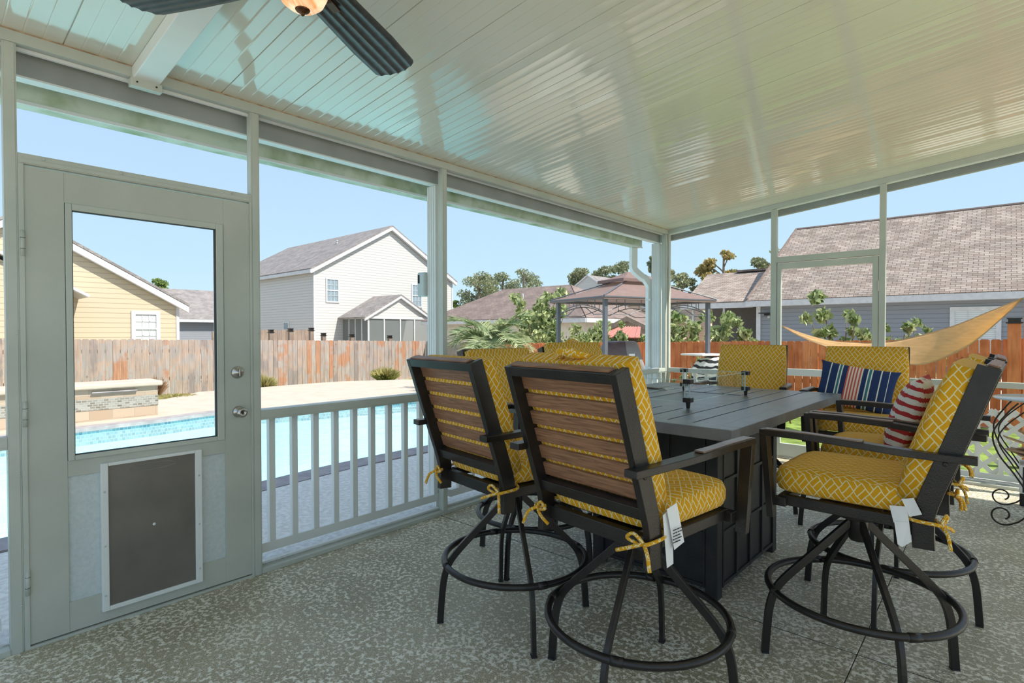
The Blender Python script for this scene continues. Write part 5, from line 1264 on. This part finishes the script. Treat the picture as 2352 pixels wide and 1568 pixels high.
# its lower wing
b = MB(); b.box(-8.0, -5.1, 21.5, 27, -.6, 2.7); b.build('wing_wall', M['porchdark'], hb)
b = MB(); roof_slab(b, [(-8.6, 19.3, 2.70), (-5.4, 19.3, 2.70), (-4.75, 24, 4.52), (-9.25, 24, 4.52)], .08); roof_slab(b, [(-9.9, 28, 2.7), (-5, 28, 2.7), (-4.75, 24, 4.52), (-9.25, 24, 4.52)], .08); b.build('wing_roof', M['roofl'], hb)
b = MB(); b.box(-8.7, -5.3, 19.25, 19.4, 2.48, 2.72)
for x in (-8.2, -6.7): b.box(x, x + .08, 19.5, 19.58, -.6, 2.5)
b.build('wing_trim', M['trimw'], hb)
b = MB(); b.box(-7.6, -6.1, 23.7, 24.0, 4.58, 4.68); b.build('ridge_vent', M['roofb'], hb)

def hip_house(name, lab, x0, x1, y0, y1, ze, zr, inset, wall, roof, zb=-.6):
    t = thing(name, lab, 'house'); ov = .35; ym = (y0 + y1) / 2
    b = MB(); b.box(x0, x1, y0, y1, zb, ze); b.build('wall', wall, t)
    b = MB(); e = [(x0 - ov, y0 - ov, ze), (x1 + ov, y0 - ov, ze), (x1 + ov, y1 + ov, ze), (x0 - ov, y1 + ov, ze)]; r0, r1 = (x0 + inset, ym, zr), (x1 - inset, ym, zr)
    for q in ([e[0], e[1], r1, r0], [e[2], e[3], r0, r1], [e[1], e[2], r1], [e[3], e[0], r0]): roof_slab(b, q, .08)
    b.build('roof', roof, t)
    b = MB(); b.box(x0 - ov, x1 + ov, y0 - ov - .05, y0 - ov + .03, ze - .18, ze + .03); b.box(x1 + ov - .03, x1 + ov + .05, y0 - ov, y1 + ov, ze - .18, ze + .03); b.build('trim', M['trimw'], t)
    return t
hh = hip_house('house', 'brown hip roofed house behind the palm and shrubs', -23.5, -12.0, 15.8, 22.5, 2.02, 4.0, 3.2, plain('tan stucco wall', (.62, .56, .46), .8), M['roofb'])
b = MB(); b.lathe([(.05, 0), (.05, .38), (.01, .4)], 8, (-17.5, 17.7, 3.2)); b.build('roof_vent', M['trimw'], hh)
hp = thing('house', 'peach sided house with wide gable wall behind the gazebo', 'house')
b = MB(); b.prism([(-19.5, 30, -.6), (-11.5, 30, -.6), (-11.5, 30, 2.9), (-15.5, 30, 4.0), (-19.5, 30, 2.9)], (0, 8, 0)); b.build('wall', M['sidingp'], hp)
b = MB(); roof_slab(b, [(-19.9, 29.8, 2.85), (-15.5, 29.8, 4.05), (-15.5, 38, 4.05), (-19.9, 38, 2.85)], .1); roof_slab(b, [(-11.1, 29.8, 2.85), (-15.5, 29.8, 4.05), (-15.5, 38, 4.05), (-11.1, 38, 2.85)], .1); b.build('roof', M['roofg'], hp)
def small_gable(name, lab, cx, y, w, ze, zr, dep, wall, roof, trim='trimw', zb=-.6, cat='house'):
    t = thing(name, lab, cat)
    b = MB(); b.prism([(cx - w, y, zb), (cx + w, y, zb), (cx + w, y, ze), (cx, y, zr), (cx - w, y, ze)], (0, dep, 0)); b.build('wall', M[wall], t)
    o_ = .12 * w; sl_ = (zr - ze) / w
    b = MB()
    for s_ in (-1, 1): roof_slab(b, [(cx + s_ * (w + o_), y - .1, ze - o_ * sl_), (cx, y - .1, zr), (cx, y + dep, zr), (cx + s_ * (w + o_), y + dep, ze - o_ * sl_)], .06)
    b.build('roof', M[roof], t)
    b = MB()
    for s_ in (-1, 1): b.prism([(cx + s_ * (w + o_), y - .12, ze - o_ * sl_ - .10), (cx, y - .12, zr - .10), (cx, y - .12, zr + .08), (cx + s_ * (w + o_), y - .12, ze - o_ * sl_ + .08)], (0, .06, 0))
    b.build('trim', M[trim], t)
    return t
def on_ray(px, py, y):
    """where the sight line through a photo point meets the plane y"""
    d = _r2 * ((px - 1176) / 1263.58) + _u2 * ((784 - py) / 1263.58) + _f; c = Vector((3.0876, -6.3354, 1.3511)); return c + d * ((y - c.y) / d.y)
g = on_ray(1350, 632, 44); small_gable('house', 'white gabled house far behind, its peak left of the gazebo roof', g.x, 44, 3.4, g.z - 2.2, g.z, 9, 'sidingw', 'roofg')
g = on_ray(1458, 690, 26); small_gable('house', 'small peach gabled house behind the wooden shed', g.x, 26, 2.1, g.z - 1.35, g.z, 7, 'sidingp', 'roofg')
g = on_ray(1480, 690, 40); hx_ = small_gable('house', 'white sided house right behind the peach gable', g.x + 1, 40, 3.0, g.z - .5, g.z + .1, 8, 'sidingw', 'roofg')
win(hx_, 'y', 40, g.x - 1.4, g.x - .7, g.z - 2.8, g.z - 1.2, 2, 2, out=-1)
g = on_ray(1443, 731, 12); small_gable('garden_shed', 'weathered wooden garden shed behind the red fence', g.x, 12, .95, g.z - .42, g.z, 2.0, 'shed', 'roofb', 'shed', cat='shed')
g = on_ray(1442, 752, 9.3); t = thing('lean_to', 'small lean-to with red metal roof just over the red fence', 'shelter')
b = MB(); roof_slab(b, [(g.x - .85, 8.7, g.z - .34), (g.x + .75, 8.7, g.z - .34), (g.x + .30, 9.6, g.z), (g.x - .45, 9.6, g.z)], .03)
for k in range(8): b.tube([(g.x - .80 + k * .2, 8.7, g.z - .30), (g.x - .42 + k * .09, 9.6, g.z + .04)], .012, 4)
b.build('metal_roof', M['roofr'], t)
b = MB(); b.box(g.x - .8, g.x + .7, 9.0, 9.6, -.6, g.z - .2); b.build('shelter_wall', M['shed'], t)

# ================================================================= PLANTS
def leafcloud(b, centers, n, size, rnd, flat=.0, elong=1.6):
    """n leaves scattered in the shells of ellipsoids centers=[(c, (rx,ry,rz))]"""
    wts = [r[0] * r[1] + r[1] * r[2] + .01 for c, r in centers]; tot = sum(wts)
    for (c, r), w in zip(centers, wts):
        for _ in range(int(n * w / tot)):
            d = Vector((rnd.gauss(0, 1), rnd.gauss(0, 1), rnd.gauss(0, 1))).normalized() * (rnd.random() ** .45)
            p = Vector(c) + Vector((d.x * r[0], d.y * r[1], d.z * r[2]))
            a = Vector((rnd.gauss(0, 1), rnd.gauss(0, 1), rnd.gauss(0, 1) * .6 + flat)).normalized(); q = a.orthogonal().normalized()
            q = (Matrix.Rotation(rnd.random() * 6.28, 3, a) @ q); s_ = size * rnd.uniform(.6, 1.3); e = a.cross(q)
            i = len(b.v); b.v += [p - q * s_ * elong * .5, p - q * s_ * .05 + e * s_ * .35, p + q * s_ * elong * .5, p - q * s_ * .05 - e * s_ * .35]; b.f.append([i, i + 1, i + 2, i + 3]); b.m.append(0)
def branches(b, pts, r=.05):
    for (p0, p1) in pts: b.tube(ease([p0, Vector(p0).lerp(Vector(p1), .5) + Vector((.04, -.03, .05)), p1], 3), [r, r * .9, r * .8, r * .7, r * .55, r * .45, r * .3][:7], 6)
def shrub(name, lab, x, y, zb, w, h, n, leaf, seed, dens=9, size=.10, cat='shrub', group=None):
    rnd = random.Random(seed); t = thing(name, lab, cat, (x, y, zb), group=group)
    cs = []; br = []
    for k in range(max(5, int(dens * .7))):
        a = k * 2.399 + rnd.random(); reach = w * rnd.uniform(.35, 1.0); top_ = h * rnd.uniform(.72, 1.0) * (1 - .25 * (reach / w) ** 2)
        br.append(((0, 0, .1), (reach * cos(a), reach * sin(a), top_ * .92)))
        for j in range(6):
            f = .28 + .72 * j / 5; s_ = w * rnd.uniform(.13, .26) * (1.25 - .6 * (f - .30))
            cs.append(((reach * cos(a) * f + rnd.gauss(0, .09), reach * sin(a) * f + rnd.gauss(0, .09), top_ * f - s_ * .3), (s_, s_, s_ * .9)))
    b = MB(); leafcloud(b, cs, n, size, rnd); b.build('foliage', M[leaf], t)
    b = MB(); branches(b, br, .03); b.build('branches', M['bark'], t)
    return t
g = on_ray(1235, 700, 8.2); shrub('leafy_shrub', 'tall glossy leaved shrub left of the gazebo, highest above the red fence', g.x, 8.2, -.6, 1.35, 3.75, 6000, 'shrub', 3, 16, .13)
g = on_ray(1340, 730, 7.6); shrub('leafy_shrub', 'bright green bushy shrub behind the gazebo between its left posts', g.x, 7.6, -.6, 1.35, 2.75, 5200, 'shrub', 4, 14, .12)
g = on_ray(1400, 740, 7.4); shrub('leafy_shrub', 'low green shrub behind the covered grill', g.x, 8.6, -.6, .8, 2.6, 2400, 'shrub', 14, 8, .12)
g = on_ray(1590, 715, 7.4); shrub('leafy_shrub', 'dense green shrub behind the gazebo right post', g.x, 7.4, -.6, 1.05, 3.0, 4600, 'shrub', 5, 14, .12)
g = on_ray(1690, 740, 7.2); shrub('leafy_shrub', 'green shrub spilling over the fence in front of the dark porch of the blue house', g.x, 6.8, -.6, .62, 2.5, 2400, 'shrub', 6, 9, .12)
g = on_ray(1925, 730, 7.4); shrub('leafy_shrub', 'green shrub seen through the far screen door', g.x, 7.4, -.6, .80, 3.0, 2300, 'shrub', 8, 9, .13)
g = on_ray(2060, 750, 7.4); shrub('leafy_shrub', 'low green shrub over the red fence just right of the far door', g.x, 6.9, -.6, .55, 2.45, 1500, 'shrub', 9, 8, .12)
g = on_ray(2120, 755, 7.4); shrub('leafy_shrub', 'sparse shrub tips above the shade sail near the blue house window', g.x, 7.6, -.6, .40, 2.45, 600, 'shrub', 10, 6, .12)
g = on_ray(480, 738, 14); shrub('leafy_shrub', 'small dark bush in front of the low grey roof', g.x, 14, -.6, .7, 2.9, 900, 'oak', 11, 6, .2)
g = on_ray(1486, 748, 9.0); shrub('leafy_shrub', 'small shrub in front of the wooden shed', g.x, 9.0, -.6, .55, 2.1, 1100, 'shrub', 12, 7, .12)
# distant trees
def tree(name, lab, px, py_top, y, w, leaf, seed, n=2600, crown=.55, size=.5, group=None, layers=9, bare=False):
    g = on_ray(px, py_top, y); H = g.z + .6; rnd = random.Random(seed); t = thing(name, lab, 'tree', (g.x, y, -.6), group=group)
    cs = []; br = []; w *= 1.25; n = int(n * 2.2); size *= .62; layers = int(layers * 1.7)
    for k in range(layers):
        f = k / (layers - 1); zz = H * (1 - crown) + H * crown * f * .93; a = rnd.random() * 6.28
        prof = (sin(pi * min(1, f * .8 + .18))) ** .7; rr = w * .60 * prof * rnd.random() ** .4
        s_ = w * rnd.uniform(.17, .34) * (1 - .30 * f); c = (rr * cos(a), rr * sin(a), zz); cs.append((c, (s_, s_, s_ * .55))); br.append(((0, 0, zz - .10 * H), c))
    b = MB(); leafcloud(b, cs, n, size, rnd, elong=1.3); b.build('crown', M[leaf], t)
    b = MB(); b.tube([(0, 0, 0), (.05, .0, H * .5), (0, .0, H * .95)], [w * .07, w * .05, w * .015], 8); branches(b, br, w * .018); b.build('trunk', M['bark'], t)
    return t
G = 'pines on the horizon left of the gazebo'
tree('pine_tree', 'broad pine at the left end of the distant pine row', 1100, 628, 62, 6.5, 'pine', 21, 2600, .72, .55, G, 11)
tree('pine_tree', 'pine with dense crown in the middle of the distant row', 1155, 625, 72, 6.2, 'pine', 22, 2200, .70, .55, G, 11)
tree('pine_tree', 'tallest rounded pine of the distant row', 1203, 616, 82, 7.2, 'pine', 23, 2400, .72, .55, G, 12)
tree('pine_tree', 'small pine at the right end of the distant row', 1232, 632, 93, 5.4, 'pine', 24, 1300, .62, .5, G, 8)
tree('pine_tree', 'pine crown just left of the white gable peak', 1330, 616, 60, 4.6, 'pine', 25, 2400, .75, .5, None, 8)
tree('pine_tree', 'pine crown above the white gable roof ridge', 1391, 612, 68, 4.8, 'pine', 26, 2400, .7, .5, None, 8)
tree('pine_tree', 'pine just behind the gazebo roof peak', 1435, 599, 62, 4.6, 'pine', 27, 2600, .72, .5, None, 8)
tree('pine_tree', 'pine between downspout and corner post', 1498, 581, 58, 3.8, 'pine', 28, 2600, .72, .5, None, 8)
tree('pine_tree', 'browning pine standing alone right of the corner post', 1662, 571, 48, 3.6, 'pinedry', 29, 2400, .62, .45, None, 9)
tree('broadleaf_tree', 'green tree over the right eave of the gazebo', 1566, 626, 46, 3.4, 'pine', 30, 2000, .6, .45, None, 9)
tree('pine_tree', 'dark pine beside the far door post', 1745, 588, 52, 4.2, 'pine', 31, 2800, .7, .45, None, 9)
tree('pine_tree', 'thin pine top peeking past the edge of the big roof', 1782, 565, 50, 2.6, 'pine', 32, 900, .6, .45, None, 7)
tree('broadleaf_tree', 'dense green tree behind the yellow house roof', 362, 637, 22, 4.2, 'oak', 33, 3600, .75, .5, None, 12)
tree('broadleaf_tree', 'small green tree right of the dense one above the far grey roof', 410, 668, 26, 3.0, 'oak', 34, 1500, .7, .5, None, 8)
tree('broadleaf_tree', 'green treetop beside the white house corner', 1048, 688, 60, 3.0, 'oak', 35, 1300, .8, .5, None, 8)
# palm with fan fronds and skirt of dead leaves
pt = thing('fan_palm', 'short palm with pale green arching fronds in front of the red fence', 'palm', (-5.95, 3.05, -.18)); rnd = random.Random(12)
b = MB(); b.lathe([(.16, 0), (.14, .3), (.15, .8), (.10, 1.25)], 12); b.build('trunk', M['bark'], pt, smooth=True)
def frond(parent, base, az, el, L, mat, droop, seg=13, name='frond', lw=.42):
    b = MB(); pts = []
    d = Vector((cos(az) * cos(el), sin(az) * cos(el), sin(el)))
    p = Vector(base); e_ = el
    for k in range(seg + 1):
        pts.append(p.copy()); e_ -= droop / seg; p = p + Vector((cos(az) * cos(e_), sin(az) * cos(e_), sin(e_))) * L / seg
    b.tube(pts, [.012 * (1 - .8 * k / seg) for k in range(seg + 1)], 5)
    side = Vector((-sin(az), cos(az), 0))
    for k in range(3, seg + 1):
        for sub_ in (0, .33, .66):
            if k == seg and sub_ > 0: break
            c = pts[k].lerp(pts[min(k + 1, seg)], sub_); fw = (pts[k] - pts[k - 1]).normalized()
            for s_ in (-1, 1):
                l_ = lw * (.55 + .45 * sin(pi * (k - 2) / (seg)) ) * rnd.uniform(.85, 1.1)
                tip = c + (side * s_ * .75 + fw * .72 + Vector((0, 0, rnd.uniform(-.1, .35)))).normalized() * l_ + Vector((0, 0, -.10 * l_))
                i = len(b.v); wv = fw * .013; mid = c.lerp(tip, .5) + Vector((0, 0, .03)); b.v += [c - wv, c + wv, mid + wv * .9, tip, mid - wv * .9]; b.f.append([i, i + 1, i + 2, i + 3, i + 4]); b.m.append(0)
    return b.build(name, M[mat], parent)
for k in range(32):
    frond(pt, (0, 0, 1.2), k * 2.399 + .3, R(rnd.uniform(20, 82)), rnd.uniform(.95, 1.3), 'palm', R(rnd.uniform(70, 110)))
for k in range(16):
    frond(pt, (0, 0, 1.0), k * 2.399, R(rnd.uniform(-35, 10)), rnd.uniform(.5, .75), 'palmdry', R(50), 9, 'dead_frond', .25)
# ornamental grasses by the fence and small yucca
def grass_clump(lab, px, py, x, w, h, n, seed, mat='grassb', z0=-.22):
    d = _r2 * ((px - 1176) / 1263.58) + _u2 * ((784 - py) / 1263.58) + _f; c = Vector((3.0876, -6.3354, 1.3511)); g = c + d * ((x - c.x) / d.x)
    t = thing('ornamental_grass', lab, 'grass clump', (x, g.y, z0)); r_ = random.Random(seed); b = MB()
    for _ in range(n):
        a = r_.random() * 6.28; rr = r_.random() ** .7; s_ = rr * w * .25; tip = Vector((cos(a) * rr * w, sin(a) * rr * w, h * r_.uniform(.55, 1) * (1 - .35 * rr)))
        p0 = Vector((cos(a) * s_, sin(a) * s_, 0)); m_ = p0.lerp(tip, .55) + Vector((0, 0, h * .12)); sd_ = Vector((-sin(a), cos(a), 0)) * .007
        i = len(b.v); b.v += [p0 - sd_, p0 + sd_, m_ + sd_, tip, m_ - sd_]; b.f.append([i, i + 1, i + 2, i + 3, i + 4]); b.m.append(0)
    b.build('blades', M[mat], t); return t
grass_clump('tall dry ornamental grass clump against the fence, below the white porch', 885, 880, -11.3, .50, .62, 900, 1)
grass_clump('green ornamental grass clump at the left edge of the middle bay', 602, 885, -11.2, .42, .60, 700, 2)
grass_clump('low grass strip beside the pool deck near the fence', 400, 915, -10.4, .5, .16, 500, 3, 'grassb', -.10)
t = grass_clump('small reddish yucca above the water feature wall', 356, 868, -11.0, .30, .62, 140, 4, 'palmdry', -.1)
t.name = 'yucca'; t['category'] = 'plant'
g = on_ray(1112, 820, 3.3); shrub('leafy_shrub', 'small bright green sprout at the foot of the palm', g.x + .6, 3.6, -.25, .28, 1.0, 500, 'shrub', 44, 5, .09)
g = on_ray(1585, 828, 4.0); shrub('leafy_shrub', 'tiny green plant in front of the red fence by the zebra print chair', g.x, 4.0, -.25, .16, 1.15, 200, 'shrub', 45, 4, .08)
# river rocks outside the far wall
random.seed(21)
for k, (x, y, r_) in enumerate([(2.86, .42, .11), (3.02, .58, .08), (3.16, .36, .10), (2.72, .62, .07), (3.35, .60, .12), (3.5, .34, .09), (3.22, .85, .09), (2.95, .88, .06)]):
    bm = bmesh.new(); bmesh.ops.create_icosphere(bm, subdivisions=3, radius=r_)
    for v in bm.verts:
        n_ = v.co.normalized(); v.co *= 1 + .16 * sin(n_.x * 5 + k) * cos(n_.y * 4 - k) ; v.co.z *= .72
    me = bpy.data.meshes.new('river_rock'); bm.to_mesh(me); bm.free(); me.materials.append(M['rock']); me.polygons.foreach_set('use_smooth', [True] * len(me.polygons))
    o = bpy.data.objects.new('river_rock', me); COL.objects.link(o); o.location = (x, y, -.175 + r_ * .68)
    tag(o, 'rounded grey brown river rock on the soil behind the lattice', 'rock', 'river rocks behind the lattice')
